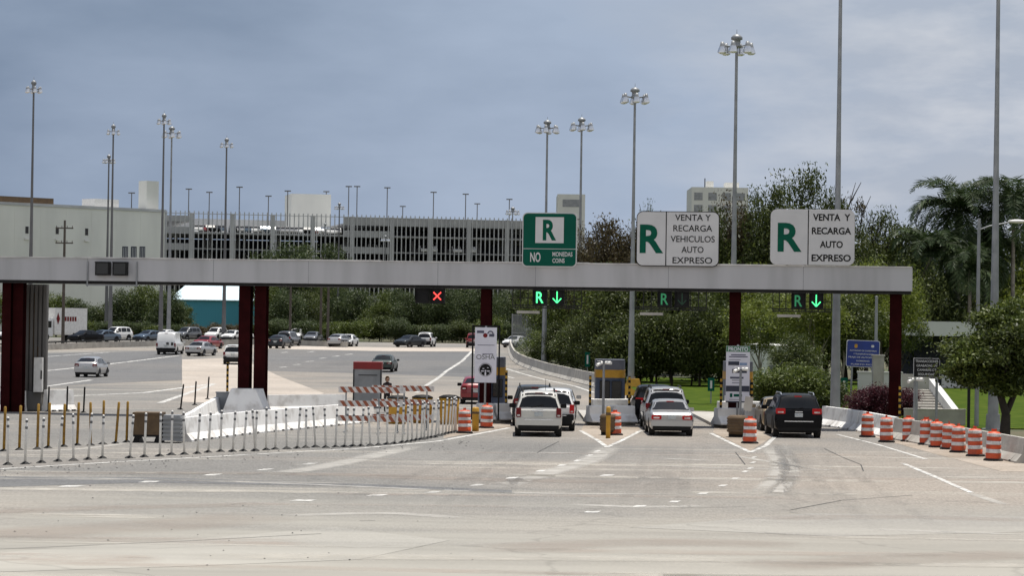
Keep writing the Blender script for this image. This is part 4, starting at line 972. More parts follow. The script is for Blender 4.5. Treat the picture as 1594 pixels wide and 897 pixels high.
# at the booths
q1 = 'cars queueing in the toll lanes'
car('suv', 838, 680.5, 0, PWC, 'cream white SUV last in the left toll lane', cat='suv', rails=True, grp=q1, hi='darkmirror', sc_=1.03, flag=True)
car('suv', 861, 671.5, -1, PW, 'white SUV just ahead and right of the cream SUV, half hidden', cat='suv', grp=q1, brake=True, hi='darkmirror', dark_bumper=True)
car('jeep', 832, 664, 0, PD, 'dark SUV with roof rails ahead of the cream SUV, mostly hidden', cat='suv', rails=True, grp=q1, hi='darkmirror')
car('sedan', 866, 654, -2, PS, 'silver saloon at the booth, only its roof seen past the white SUVs', grp=q1)
car('sedan', 1045.5, 679.5, 0, PS, 'silver saloon last in the middle toll lane', brake=True, grp=q1)
car('suv', 1037, 670.5, 0, PS, 'silver SUV directly ahead of the silver saloon', cat='suv', rails=True, grp=q1, hi='darkmirror', sc_=1.04)
car('jeep', 1021, 661.5, 0, PK, 'black SUV at the booth left of the silver SUV', cat='suv', brake=True, grp=q1)
car('jeep', 1243, 682.5, 0, PK, 'shiny black SUV last in the right toll lane', cat='suv', rails=True, brake=True, grp=q1)
car('sedan', 1219, 672.5, 0, PT, 'tan saloon ahead of the shiny black SUV, peeking out at left', grp=q1)
car('hatch', 741, 630, 0, PR, 'red hatchback behind the OSHA banner', grp=q1, hi='darkmirror')
# beyond the plaza
q2 = 'cars driving away beyond the plaza'
car('sedan', 594, 580, -4, PGN, 'dark green saloon driving away beyond the kiosk', grp=q2)
car('sedan', 621, 541, 150, PD, 'dark car half sunk behind the road crest, left of a white SUV', grp=q2)
car('suv', 660, 540.5, -6, PW, 'white SUV on the road crest before the trees', cat='suv', grp=q2, dark_bumper=True)
car('suv', 737, 542, 0, PR, 'red SUV on the road crest left of the OSHA banner', cat='suv', grp=q2, dark_bumper=True)
car('sedan', 790, 541.5, 155, PW, 'white saloon at the top of the ramp by the curved barrier', grp=q2)
car('hatch', 133, 588, -3, PS, 'silver hatchback on the left road, nearest car there', grp=q2)
car('van', 258, 553, -2, PW, 'tall white van from behind on the left road', cat='van', grp=q2, dark_bumper=True)
car('sedan', 300, 555, -14, PS, 'silver saloon beside the tall white van', grp=q2)
car('sedan', 312, 544, -16, PR, 'red car just behind the silver saloon on the left road', grp=q2)
car('suv', 362, 568, 0, PW, 'white SUV partly hidden by the paired red columns', cat='suv', grp=q2, dark_bumper=True)
car('hatch', 428, 543, -10, PD, 'dark hatchback just right of the paired red columns', grp=q2)
car('suv', 441, 539.5, -12, PG, 'grey SUV behind the dark hatchback beside the parapet', cat='suv', grp=q2)
car('hatch', 520, 540.5, -14, PS, 'silver hatchback at the end of the parapet', grp=q2)
q3 = 'oncoming cars behind the parapet'
for k, x, y, rz, p_, lab in (('suv',163,530,148,PW,'white SUV facing left behind the parapet, right of the truck'),('sedan',112,533,148,PK,'black car before the white truck'),('sedan',140,532.5,148,PB,'blue grey car between the black car and white SUV'),
  ('sedan',214,532.5,150,PB,'blue grey car behind the parapet left of the van'),('sedan',240,530.5,152,PW,'white saloon behind the parapet above the van'),('suv',277,529,152,PG,'grey SUV behind the parapet right of the van'),
  ('suv',326,529.5,162,PW,'large white SUV facing forward before the teal wall'),('sedan',352,531,165,PW,'small white car right of the large white SUV'),('sedan',369,531,168,PW,'white car half hidden by the red columns behind the parapet'),
  ('suv',457,531,172,PW,'white SUV behind the parapet right of the red columns'),('sedan',481,533.5,172,PG,'grey car low behind the parapet'),('sedan',535,540,172,PW,'white car hidden behind the silver hatchback'),('suv',2,530,150,PW,'white SUV at the far left edge behind the red columns')):
    car(k, x, y, rz, p_, lab, grp=q3, cat='suv' if k == 'suv' else 'car', hi='darkmirror')
# white box truck
p = G(88, 531); T = thing('box_truck', p, 'white box truck with red lettering on its side', 'truck', None, R(146))
mb = MB(); mb.box(-1.2, 1.2, -4.0, 1.6, .95, 4.0); mb.box(-1.15,1.15,-3.9,1.5,.75,.95); bx = mb.build('cargo_box', M_WHITE, T)
mb = MB(); mb.extr([(1.75,.55),(3.9,.55),(3.95,1.35),(3.3,1.55),(2.75,2.55),(1.75,2.6)], -1.05, 1.05); mb.build('cab', PW, T)
mb = MB(); mb.add([(-.95,3.27,1.62),(.95,3.27,1.62),(.85,2.82,2.42),(-.85,2.82,2.42)], [(0,1,2,3)]); mb.build('windscreen', M_GLASS, T)
for sg in (-1, 1):
    mb = MB(); mb.add([(sg*1.06,2.0,1.6),(sg*1.06,3.1,1.6),(sg*1.06,2.72,2.4),(sg*1.06,2.0,2.4)], [(0,1,2,3)]); mb.build('side_window', M_GLASS, T)
    mb = MB(); mb.box(sg*.8-.16, sg*.8+.16, 3.9, 3.97, .95, 1.15); mb.build('headlight', M_HEAD, T)
    for y in (2.9, -2.5):
        mb = MB(); mb.cyl((sg*.95-.15,y,.48),(sg*.95+.15,y,.48),.48,.48,18); w_ = mb.build('wheel', M_RUBBER, T)
        mb = MB(); mb.cyl((sg*1.09,y,.48),(sg*1.115,y,.48),.27,.25,12); mb.build('rim', M_RIM, w_)
mb = MB(); mb.box(-1.1,1.1,3.9,4.05,.5,.85); mb.build('bumper', M_GALV, T)
mb = MB()
for sg in (-1, 1):   # red diamond emblem and block lettering on both sides of the box
    x = sg*1.206
    mb.add([(x,-.9+1.6,2.7),(x,-.55+1.6,3.45),(x,-.2+1.6-.05,2.7),(x,-.55+1.6,1.95)], [(0,1,2,3)])
    for k in range(6):
        y = .35-.43*k; mb.box(x-.002, x+.002, y-.33, y, 2.40, 2.95)
mb.build('red_lettering', M_TAIL, bx)
# parked cars on the garage come with the garage

# ------------------------------------------------------------------ person
def person(loc, rz):
    T = thing('person', loc, 'fair haired person in dark clothes standing by the grey kiosk', 'person', None, rz)
    J = [((0,0,.93),.13),((0,0,1.15),.125),((0,.01,1.36),.145),((0,.02,1.47),.06),((0,.03,1.52),.052),((0,.045,1.60),.082),((0,.04,1.68),.078),
         ((.17,.01,1.39),.058),((.24,.0,1.14),.045),((.19,.18,1.0),.035),((-.17,.01,1.39),.058),((-.25,.0,1.13),.045),((-.23,.06,.90),.034),
         ((.095,0,.86),.095),((.11,.03,.48),.062),((.11,0,.09),.042),((.12,.14,.045),.036),((-.095,0,.86),.095),((-.11,.03,.48),.062),((-.11,0,.09),.042),((-.12,.14,.045),.036)]
    E = [(0,1),(1,2),(2,3),(3,4),(4,5),(5,6),(2,7),(7,8),(8,9),(2,10),(10,11),(11,12),(0,13),(13,14),(14,15),(15,16),(0,17),(17,18),(18,19),(19,20)]
    def skin(J, E, name, m, par, lv=2, root=0):
        me = bpy.data.meshes.new(name); me.from_pydata([j[0] for j in J], E, []); o = bpy.data.objects.new(name, me); COL.objects.link(o)
        md = o.modifiers.new('s', 'SKIN'); md.use_smooth_shade = True
        for i, j in enumerate(J): me.skin_vertices[0].data[i].radius = (j[1], j[1]*.82)
        me.skin_vertices[0].data[root].use_root = True
        sb = o.modifiers.new('ss', 'SUBSURF'); sb.levels = lv; sb.render_levels = lv
        dg = bpy.context.evaluated_depsgraph_get(); nm = bpy.data.meshes.new_from_object(o.evaluated_get(dg)); bpy.data.objects.remove(o)
        nm.materials.clear()
        for mm in m: nm.materials.append(mm)
        o = bpy.data.objects.new(name, nm); COL.objects.link(o); o.parent = par; return o
    b = skin(J, E, 'body', [M_CLOTH, M_SKIN, M_BLACK], T)
    for p in b.data.polygons:
        c = p.center; p.material_index = 1 if (c.z > 1.49 or (abs(c.x) > .15 and c.z < 1.12 and c.z > .8 and (abs(c.x) > .2 or c.y > .1))) else (2 if c.z < .10 else 0)
    for sg, hx, hy, hz, dx, dy, dz in ((1,.19,.18,1.0,-.1,.9,-.4),(-1,-.23,.06,.90,0,.15,-1)):   # five fingers a hand
        d = Vector((dx,dy,dz)).normalized(); sd = Vector((0,1,0)) if abs(d.y) < .5 else Vector((0,0,1))
        JJ = [((hx,hy,hz),.030),(tuple(Vector((hx,hy,hz))+d*.075),.032)]; EE = [(0,1)]
        for k, ln in enumerate((.07,.08,.075,.058)):
            o = Vector((hx,hy,hz))+d*.08+sd*(-.03+.02*k); JJ += [(tuple(o+d*.02),.010),(tuple(o+d*ln),.008)]; EE += [(1,len(JJ)-2),(len(JJ)-2,len(JJ)-1)]
        o = Vector((hx,hy,hz))+sd*-.04+d*.05; JJ += [(tuple(o),.011),(tuple(o+d*.04-sd*.012),.009)]; EE += [(0,len(JJ)-2),(len(JJ)-2,len(JJ)-1)]
        skin(JJ, EE, 'hand', [M_SKIN], T, 1)
    mb = MB(); mb.lathe([(.001,1.765),(.06,1.755),(.098,1.70),(.108,1.62),(.10,1.55),(.085,1.52)], 16, c=(0,.018,0)); hr = mb.build('hair', M_HAIR, T)
    bm = bmesh.new(); bm.from_mesh(hr.data)
    bmesh.ops.delete(bm, geom=[v for v in bm.verts if v.co.y > .085 and v.co.z < 1.71], context='VERTS'); bm.to_mesh(hr.data); bm.free()
    mb = MB()
    for sg in (-1,1): mb.lathe([(.001,-.01),(.009,0),(.001,.01)], 8, c=(sg*.03,.115,1.635))
    mb.build('eye', M_BLACK, T)
    mb = MB(); mb.add([(-.012,.11,1.59),(.012,.11,1.59),(0,.112,1.63),(0,.142,1.597)], [(0,1,3),(1,2,3),(2,0,3),(0,2,1)]); mb.build('nose', M_SKIN, T)
    mb = MB(); mb.plate(.045,.012,.01,.005,.105,1.565); mb.build('mouth', M_TAIL, T)
    return T
a = W(602, 640, 127.5); person((a.x, 127.5, 0), R(200))

# ------------------------------------------------------------------ light masts
def mast_proto(name, m, lit, hs=1.0):
    s = thing(name, (0,0,0), 'x', 'light mast', 'high light masts'); Ht = 21.3
    mb = MB(); n = 6
    for k in range(n):
        z0, z1 = 20.6*k/n, 20.6*(k+1)/n; r = lambda z: .082+.165*(1-z/20.6)**1.7; mb.cyl((0,0,z0),(0,0,z1-.001),r(z0),r(z1),14)
    mb.cyl((0,0,0),(0,0,.06),.5,.5,14); mb.cyl((0,0,.06),(0,0,.7),.33,.30,14); mb.build('pole', m, s)
    mb = MB(); mb.lathe([(.001,20.5),(.26*hs,20.5),(.28*hs,20.62),(.22*hs,20.70),(.22*hs,20.92),(.33*hs,20.96),(.33*hs,21.10),(.2*hs,21.22),(.001,21.3)], 18); mb.cyl((0,0,21.3),(0,0,21.55),.02,.01,6); mb.build('head_ring', M_GALV, s)
    for k in range(6):
        a = 2*math.pi*k/6+.35; d = Vector((math.cos(a), math.sin(a), 0)); mb = MB()
        mb.cyl(d*.3+Vector((0,0,20.55)), d*.75*hs+Vector((0,0,20.6)), .035, .03, 6, 0)
        c = d*.86*hs; z_ = lambda z: 20.6+(z-20.6)*hs; mb.lathe([(.001,z_(20.80)),(.10*hs,z_(20.80)),(.13*hs,z_(20.62)),(.17*hs,z_(20.52))], 14, 0, c=(c.x,c.y,0)); mb.lathe([(.17*hs,z_(20.52)),(.265*hs,z_(20.26)),(.27*hs,z_(20.18))], 14, 1, c=(c.x,c.y,0)); mb.lathe([(.27*hs,z_(20.18)),(.14*hs,z_(20.10)),(.001,z_(20.08))], 14, 2, c=(c.x,c.y,0))
        mb.build('floodlight', [M_GALV, M_SILVER, M_LAMPGL], s)
    return s
mp = {'g': mast_proto('light_mast', M_GALV, 1), 'd': mast_proto('light_mast', M_MASTDK, 1, .72)}
masts = [(1548,None,116.7,'g','thick pale light mast at right, its head above the frame'),(1302,None,121,'g','pale light mast behind the right VENTA sign, its head above the frame'),(1144,52,None,'g','tallest light mast with its head in view, right of the black bordered sign'),(985.5,135,None,'g','light mast behind the black bordered sign left edge'),(902.5,182,None,'g','light mast just right of the green NO MONEDAS sign'),(849,186,None,'g','light mast behind the green NO MONEDAS sign'),
 (49,124,None,'d','tall dark light mast at far left'),(173,193,None,'d','taller of the two overlapping masts by the pale building'),(166,240,None,'d','shorter of the two overlapping masts by the pale building'),(252,176,None,'d','dark mast at the right end of the pale building'),(264,196,None,'g','slightly lower mast beside the dark mast by the garage end'),(349.5,214,None,'d','light mast before the left part of the garage'),(525,315,390,'d','small far mast standing before the garage pillars'),(795,322,395,'g','far mast just left of the green sign'),(503,347,430,'d','low far mast behind the tree before the garage'),(597,366,440,'d','lowest far mast showing only its head before the garage wall')]
used = set()
FAR = {49:290,173:345,166:378,252:335,264:345,349.5:352,849:236,902.5:243}
for px, pt_, Y, k, lab in masts:
    if px in FAR: Y = FAR[px]
    if Y is None:
        d = ray(px, pt_); Y = 120
        for _ in range(40): Y = (21.3+H(Y)-CAMZ)/d.z
    o = mp[k] if k not in used else dup(mp[k])
    used.add(k)
    py = 480 if pt_ is None else min(560, pt_+220)
    x = W(px, py, Y).x; z0 = H(Y)
    o.scale = (1, 1, 1)
    if px in FAR: sc_ = (W(px, pt_, Y).z-z0)/21.3; o.scale = (min(sc_, 1.25),)*2+(sc_,)
    if px in (525,795,503,597): z0 = W(px, pt_, Y).z-21.3
    o.location = (x, Y, z0); o.rotation_euler = (0,0,random.uniform(0,6)); o['label'] = lab
# yellow painted mast base and wedge beside it
p = W(985, 600, 188); mb = MB()
mb.add([(-.55,-.55,0),(.55,-.55,0),(.55,.55,0),(-.55,.55,0),(-.42,-.42,.55),(.42,-.42,.55),(.42,.42,.55),(-.42,.42,.55)], [(3,2,1,0),(4,5,6,7),(0,1,5,4),(1,2,6,5),(2,3,7,6),(3,0,4,7)])
p = W(985, 600, 187.2)
tag(mb.build('mast_footing', M_OCHRE, None, (p.x, 186.6, 0)), 'yellow concrete footing of the mast on the grass edge', 'footing')
a = G(984, 616); mb = MB(); mb.add([(-.6,-.4,0),(.6,-.4,0),(.6,.5,0),(-.6,.5,0),(-.55,-.3,.75),(-.25,-.3,.62),(-.25,.4,.62),(-.55,.4,.75)], [(3,2,1,0),(4,5,6,7),(0,1,5,4),(1,2,6,5),(2,3,7,6),(3,0,4,7)])
tag(mb.build('gore_cushion', M_YELLOW, None, (a.x, a.y, 0)), 'yellow sloping wedge between the middle booth and the grass', 'crash cushion')

# utility poles
def upole(px, pyt, Y, lab, arms):
    t = W(px, pyt, Y); z0 = H(Y); s = thing('utility_pole', (t.x, Y, z0), lab, 'utility pole'); L = t.z-z0
    mb = MB(); mb.cyl((0,0,0),(0,0,L),.2,.12,10); mb.build('pole', M_WOOD, s)
    for zz in arms:
        mb = MB(); mb.box(-1.0,1.0,-.2,-.08,L-zz-.07,L-zz+.07)
        for x in (-.9,-.3,.3,.9): mb.cyl((x,-.14,L-zz+.07),(x,-.14,L-zz+.3),.05,.03,6)
        mb.build('crossarm', M_WOOD, s)
upole(101, 343, 300, 'dark wooden pole with two crossarms before the pale building', (.9, 2.6))
upole(453, 424, 352, 'thin wooden pole in the trees right of the red columns', (.7,))
upole(501, 400, 352, 'wooden pole left of the closely spaced pair of poles', (.7,))
upole(512, 408, 350, 'wooden pole close beside another before the dark trees', (.6,))
# ------------------------------------------------------------------ buildings
def obox(mb, M, x0, x1, y0, y1, z0, z1, mi=0): mb.box(x0, x1, y0, y1, z0, z1, mi, M)
A = W(-60, 360, 458); A2 = W(256, 360, 488); d = A2-A; ang = math.atan2(d.y, d.x); LB = math.hypot(d.x, d.y)
s = thing('pale_building', (A.x, A.y, 0), 'long pale windowless building with few small windows at left', 'building', rz=ang)
ztop = W(0, 313, 461).z
def lx(px): return (px+60)/316*LB
def lz(py, px): return W(px, py, A.y+(A2.y-A.y)*(px+60)/316).z
mb = MB(); mb.box(0, LB, 0, 40, 0, ztop-.5)
for k in range(1, 8): mb.box(LB*k/8-.04, LB*k/8+.04, -.03, 0, 0, ztop-.6)
for z in (6, 10, 14, 18, 21): mb.box(0, LB, -.025, 0, z, z+.06)
mb.build('wall', M_BLDG, s)
mb = MB(); mb.box(-.15, LB+.15, -.2, 40.2, ztop-.5, ztop); mb.build('parapet', M_GARC, s)
for px, py in ((37.5,358),(84,359),(130,361)):
    x, z = lx(px), lz(py, px); mb = MB(); mb.box(x-.32, x+.32, -.06, .05, z-.62, z+.62); w_ = mb.build('window', M_GLASS, s)
    mb = MB(); mb.box(x-.5, x+.5, -.35, -.03, z-1.75, z-1.5); mb.build('sill', M_WHITE, w_)
x, z = lx(128), lz(479, 128); mb = MB(); mb.box(x-.4, x+.4, -.06, .05, z-.7, z+.7); mb.build('window', M_GLASS, s)
for px in (192, 206, 220):
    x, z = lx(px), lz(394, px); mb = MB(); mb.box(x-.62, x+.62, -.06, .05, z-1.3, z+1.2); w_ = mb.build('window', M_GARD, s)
    mb = MB()
    for q in (-.35, .0, .35): mb.box(x+q-.05, x+q+.05, -.09, -.062, z-1.3, z+1.0)
    mb.build('louvre', M_GARC, w_)
mb = MB(); x0, x1 = lx(-60), lx(85); mb.box(x0, x1, 1.5, 9, ztop+.01, ztop+1.1); mb.build('roof_plant', M_BROWN, s)
mb = MB(); mb.box(lx(152), lx(191), 2, 6, ztop+.01, ztop+1.5); mb.build('roof_room', M_WHITE, s)
mb = MB(); mb.box(lx(236), lx(256), 2, 4.5, ztop+.01, lz(284, 235)+.4); mb.build('stair_tower', M_BLDG, s)

# parking garage
A = W(255.5, 345, 502); B = W(850, 345, 518); d = B-A; ang = math.atan2(d.y, d.x); GL2 = math.hypot(d.x, d.y)*(640/594.5)
s = thing('parking_garage', (A.x, A.y, 0), 'long multistorey parking garage with thin vertical fins', 'parking garage', rz=ang); GO = Vector((A.x, A.y, 0))
def gx(px): return (px-255.5)/594.5*math.hypot(d.x, d.y)
k_ = 505/F
ZT = W(500, 333, 508).z; pit = 3.15; fl = [ZT-4.0-pit*k for k in range(7)]
xs0 = gx(530)
for i, z in enumerate(fl):
    if z < 1: continue
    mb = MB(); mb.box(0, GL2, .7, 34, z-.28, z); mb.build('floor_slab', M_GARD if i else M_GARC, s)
mb = MB(); mb.box(xs0, GL2, .3, 34, ZT-2.0, ZT-1.7); mb.build('roof_slab', M_GARC, s); mb = MB(); mb.box(0, gx(297), .3, 34, ZT-2.0, ZT-1.7); mb.build('roof_slab', M_GARC, s)
mb = MB(); mb.box(xs0, GL2, .1, .32, ZT-2.05, ZT-.45); mb.build('roof_parapet', M_GARC, s); mb = MB(); mb.box(.0, gx(297), .1, .32, ZT-2.05, ZT-.9); mb.build('roof_parapet', M_GARC, s)
mb = MB(); mb.box(gx(297), xs0, 33.5, 34, fl[0], ZT-.2); mb.build('far_parapet', M_GARC, s)
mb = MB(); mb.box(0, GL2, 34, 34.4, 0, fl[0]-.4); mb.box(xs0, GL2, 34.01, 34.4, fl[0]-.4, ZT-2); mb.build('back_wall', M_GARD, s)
for i, z in enumerate(fl):
    if z < 1: continue
    for (a, b) in ((0, gx(297)), (xs0, gx(606))):
        mb = MB(); mb.box(a+.1, b-.1, .06, .28, z-.36, z+.95); mb.build('spandrel', M_GARC, s)
    mb = MB(); mb.box(gx(297), xs0, .12, .2, z-.1, z+.06); mb.build('guard_rail', M_GARC, s); mb = MB(); mb.box(gx(606), GL2, .12, .2, z-.12, z+.06); mb.build('guard_rail', M_GARC, s)
for px in (256, 297, 359, 421, 483, 544, 606, 667, 727, 788, 850):
    x = gx(px); mb = MB(); mb.box(x-.42, x+.42, -.12, .62, 0, ZT-.35); mb.build('pillar', M_GARC, s)
for y in (12, 24):
    for k in range(12): x = GL2*(k+.5)/12; mb = MB(); mb.box(x-.3, x+.3, y-.3, y+.3, 0, fl[0]-.36); mb.build('inner_pillar', M_GARC, s)
nf = 92
for k in range(nf):
    x = GL2*(k+.5)/nf; mb = MB(); mb.box(x-.085, x+.085, -.32, -.08, 3, ZT); mb.build('fin', M_GARC, s)
mb = MB(); mb.box(0, GL2, -.2, -.14, ZT-.55, ZT-.42); mb.build('fin_rail', M_GARC, s)
mb = MB(); mb.box(gx(472), gx(536), 22, 32, fl[0], W(480, 302, 530).z); mb.build('stair_tower', M_BLDG, s)
# lamps on the roof
def rlamp_proto():
    s = thing('roof_lamp', (0,0,0), 'x', 'lamp post', 'lamp posts on the garage roof')
    mb = MB(); mb.cyl((0,0,0),(0,0,1),.11,.09,8); mb.build('pole', M_MASTDK, s)
    mb = MB(); mb.box(-.62,.62,-.18,.18,.0,.22); o = mb.build('lamp_head', M_MASTDK, s); o.location = (0,0,1); return s
rp = rlamp_proto(); first = True
for px, pt_, Y, lab in ((294,294,515,'first from the left'),(326,299,520,'second from the left'),(373,291,515,'third from the left'),(418,305,520,'fourth, left of the pale stair tower'),(448,297,514,'at the left edge of the pale stair tower'),(508,298,540,'behind the right edge of the pale stair tower'),(543,290,518,'left one of a close pair'),(556,290,518,'right one of a close pair'),(603,292,520,'tall, fourth bay from the garage sign end'),(627,321,548,'short and set back'),(675,299,522,'midway along the right half'),(725,302,524,'third from the right'),(743,317,550,'short and set back near the right end'),(793,310,526,'rightmost, behind the far mast'),(205,300,505,'on the pale building')):
    o = rp if first else dup(rp); first = False
    t = W(px, pt_, Y); zb = fl[0] if 297 < px < 530 else ZT-1.7
    if px == 205: zb = ztop
    o.location = (t.x, Y, zb); o['label'] = 'thin roof lamp post, '+lab
    for c in COL.objects:
        if c.parent == o:
            L = t.z-zb
            if c.name.startswith('pole'): c.scale = (1,1,L-.1)
            else: c.location = (0,0,L-.15)
# cars in the garage
def small_car():
    mb = MB()
    pr_ = [(-2.2,.3),(-2.25,.8),(-2.0,.95),(-1.6,1.0),(-1.1,1.42),(.6,1.45),(1.3,1.0),(2.1,.85),(2.25,.6),(2.2,.3)]
    mb.extr(pr_, -.88, .88); o = mb.build('parked_car', [PW]); 
    for sl in o.material_slots: sl.link = 'OBJECT'
    o.material_slots[0].material = PW
    mb = MB(); mb.extr([(-1.55,1.02),(-1.1,1.36),(.55,1.38),(1.15,1.02)], -.895, .895); mb.add([(-.75,1.35,1.02),(.75,1.35,1.02),(.68,.72,1.43),(-.68,.72,1.43)], [(0,1,2,3)]); mb.build('window', M_GLASS, o)
    mb = MB()
    for y in (-1.35, 1.4):
        for sg in (-1,1): mb = MB(); mb.cyl((sg*.7,y,.32),(sg*.9,y,.32),.32,.32,12); mb.build('wheel', M_RUBBER, o)
    return o
pc = small_car(); first = True; cols = [PW, PS, PG, PK, PW, PR, PB, PW, PS]
Mz = Matrix.Rotation(ang, 3, 'Z')
spots = []
for k in range(24): 
    if random.random() < .88: spots.append((gx(302)+k*(gx(526)-gx(302))/24+.8, 3.2, fl[0]))
for k in range(7): spots.append((gx(535)+k*1.15*random.uniform(.9,1.1)*1.1, 3.0, fl[2] if k % 2 else fl[1]))
for k in range(12): spots.append((gx(612)+k*random.uniform(1.8,2.05), 2.6, fl[random.choice((1,2))]))
for x, y, z in spots:
    o = pc if first else dup(pc)
    p = GO+Mz@Vector((x, y, z)); o.location = p; o.rotation_euler = (0,0,ang+(math.pi if random.random() < .7 else 0)+random.uniform(-.05,.05))
    c_ = random.choice(cols); o.material_slots[0].link = 'OBJECT'; o.material_slots[0].material = c_
    tag(o, 'small car parked behind the fins of the distant garage', 'car', 'cars parked in the distant garage'); first = False

# teal building
A = W(262, 500, 425); B = W(412, 500, 425); s = thing('teal_building', (A.x, 425, 0), 'low teal building with white metal roof behind the left road', 'building')
L = B.x-A.x; ze = W(320, 468, 425).z; zr_ = W(320, 440, 445).z
mb = MB(); mb.box(.3, L, 0, 40, 0, ze-.02)
for k in range(40): x = .5+k*L/41; mb.box(x, x+.1, -.03, 0, 0, ze-.02)
mb.build('wall', M_TEAL, s)
mb = MB(); mb.add([(.1,-.5,ze),(L+.3,-.5,ze),(L+.3,20,zr_),(.9,20,zr_),(L+.3,40.5,ze),(.1,40.5,ze),(.1,-.5,ze+.12),(L+.3,-.5,ze+.12),(L+.3,20,zr_+.12),(.9,20,zr_+.12),(L+.3,40.5,ze+.12),(.1,40.5,ze+.12)], [(6,7,8,9),(9,8,10,11),(0,1,7,6),(0,1,2,3),(3,2,4,5),(0,3,9,6),(3,5,11,9)]); mb.build('roof', M_ROOFW, s)

# far buildings above the right trees
def farb(px0, px1, pyt, Y, lab, win):
    a = W(px0, pyt, Y); b = W(px1, pyt, Y); s = thing('distant_building', (a.x, Y, 0), lab, 'building'); L = b.x-a.x
    mb = MB(); mb.box(0, L, 0, 18, 0, a.z); mb.build('wall', M_BLDG, s)
    for r_ in range(win[1]):
        for c in range(win[0]):
            x = L*(c+.5)/win[0]-.1; z = a.z-2.2-r_*2.9; mb = MB(); mb.box(x-L/win[0]*.3, x+L/win[0]*.3, -.05, .1, z-.9, z+.9); mb.build('window', M_GALV, s)
    return s, L, a.z
s, L, z = farb(1077, 1165, 291, 620, 'white apartment block far behind the trees', (4, 3))
mb = MB(); mb.box(L*.62, L*.86, 4, 10, z+.01, z+1.4); mb.box(L*.28, L*.4, 3, 7, z+.01, z+1.6); mb.build('roof_room', M_WHITE, s); mb = MB(); mb.cyl((L*.24,2,z),(L*.24,2,z+2.2),.12,.12,6); mb.build('mast', M_DKSTEEL, s)
s, L, z = farb(868, 911, 302, 640, 'plain pale tower block far behind the green sign', (1, 1))
s, L, z = farb(1195, 1245, 538, 172, 'small white house between the trees above the right lane', (2, 1))

# right hand side: canopy, ramp wall, low wall
a = W(1408, 511, 196); s = thing('concrete_canopy', (a.x, 196, 0), 'flat white concrete canopy over a dark recess, at right', 'building'); zt = W(1408, 500, 196).z; zb = W(1408, 522.5, 196).z
mb = MB(); mb.box(0, 16, 0, 9, zb, zt); mb.build('canopy_slab', M_BLDGW, s)
mb = MB(); mb.box(.1, 16, 8.4, 8.9, 0, zb); mb.build('back_wall', M_GARD, s)
mb = MB(); mb.box(3.0, 16, 1.0, 1.3, 0, W(1470, 584, 197).z); mb.build('low_parapet', M_BLDGW, s)
mb = MB(); mb.cyl((1.05,-.1,zb-.3),(1.05,-.1,zt+.2),.06,.06,8); mb.build('downpipe', M_GALV, s)
a = W(1404, 600, 150); s = thing('stair_ramp', (a.x, 150, 0), 'grey walled stair with sloping white parapet below the canopy', 'stairs')
xw = W(1448, 600, 150).x-a.x; zw = W(1425, 583, 150).z
mb = MB(); mb.box(0, xw, 0, .3, 0, zw); mb.build('side_wall', M_CONC, s)
x0, x1 = W(1446, 590, 149).x-a.x, W(1484, 640, 136).x-a.x; z0_ = W(1446, 590, 149).z; z1_ = W(1484, 640, 136).z
mb = MB(); mb.add([(x0,-1,0),(x1,-14,0),(x1+.35,-14,0),(x0+.35,-1,0),(x0,-1,z0_),(x1,-14,z1_),(x1+.35,-14,z1_),(x0+.35,-1,z0_)], [(3,2,1,0),(4,5,6,7),(0,1,5,4),(1,2,6,5),(2,3,7,6),(3,0,4,7)]); mb.build('sloping_parapet', M_BLDGW, s)
mb = MB()
for k in range(12):
    t = (k+.5)/12; xx = x0+(x1-x0)*t; yy = -1-13*t; mb.box(xx-1.5, xx-.02, yy-.54, yy+.54, 0, max(.12, z0_+(z1_-z0_)*t-.55))
mb.build('steps', M_CONC, s)
a = W(1408, 650, 122); b = W(1503, 650, 122); mb = MB(); zt = W(1450, 638.5, 122).z; mb.box(0, b.x-a.x, 0, .25, 0, zt); mb.box(-.03, b.x-a.x+.03, -.03, .28, zt, zt+.05)
tag(mb.build('low_wall', M_CONC, None, (a.x, 122, 0)), 'low grey panel wall behind the barrels and the black sign', 'wall')
a = W(1359, 600, 134); zt = W(1366, 555, 134).z; mb = MB(); mb.box(0,.55,0,.5,0,zt); mb.box(-.04,.59,-.04,.54,zt,zt+.08); tag(mb.build('gate_pillar', M_CONC, None, (a.x,134,0)), 'square grey concrete pillar covering the blue sign corner', 'pillar')
a = W(1336, 600, 136); b = W(1404, 600, 136); zt = W(1366, 581, 136).z; mb = MB(); mb.box(0,b.x-a.x,0,.3,0,zt); mb.box(-.04,b.x-a.x+.04,-.05,.35,zt,zt+.07); tag(mb.build('garden_wall', M_BLDGW, None, (a.x,136,0)), 'pale wall behind the purple shrubs', 'wall')

# free standing signs at right
c = W(1341, 551, 138); w, h = 53*138/F, 42*138/F; s = thing('information_sign', (c.x, 138, 0), 'blue sign with small crest and white text before the trees', 'sign', rz=R(6)); s.rotation_euler = (0, R(1.5), R(6))
mb = MB(); mb.plate(w, h, .03, .12, 0, c.z); mb.build('border', M_SIGNW, s); mb = MB(); mb.plate(w-.07, h-.07, .02, .1, -.016, c.z); mb.build('panel', M_SIGNB, s)
mb = MB()
for k, (t, ww) in enumerate((('AUTORIDAD DE CARRETERAS',.80),('Y TRANSPORTACION',.58),('PEAJE DE AUTOPISTA',.86),('GOBIERNO',.4),('PUERTO RICO',.70))): mb = MB(); text(mb, t, -.0, c.z+.16-.18*k, .075 if k != 2 else .10, w*ww, -.024, .012); mb.build('lettering', M_SIGNW, s)
mb = MB(); mb.plate(.16,.13,.004,.05,-.024,c.z+h*.29,w*.28); mb.build('emblem', M_SIGNW, s)
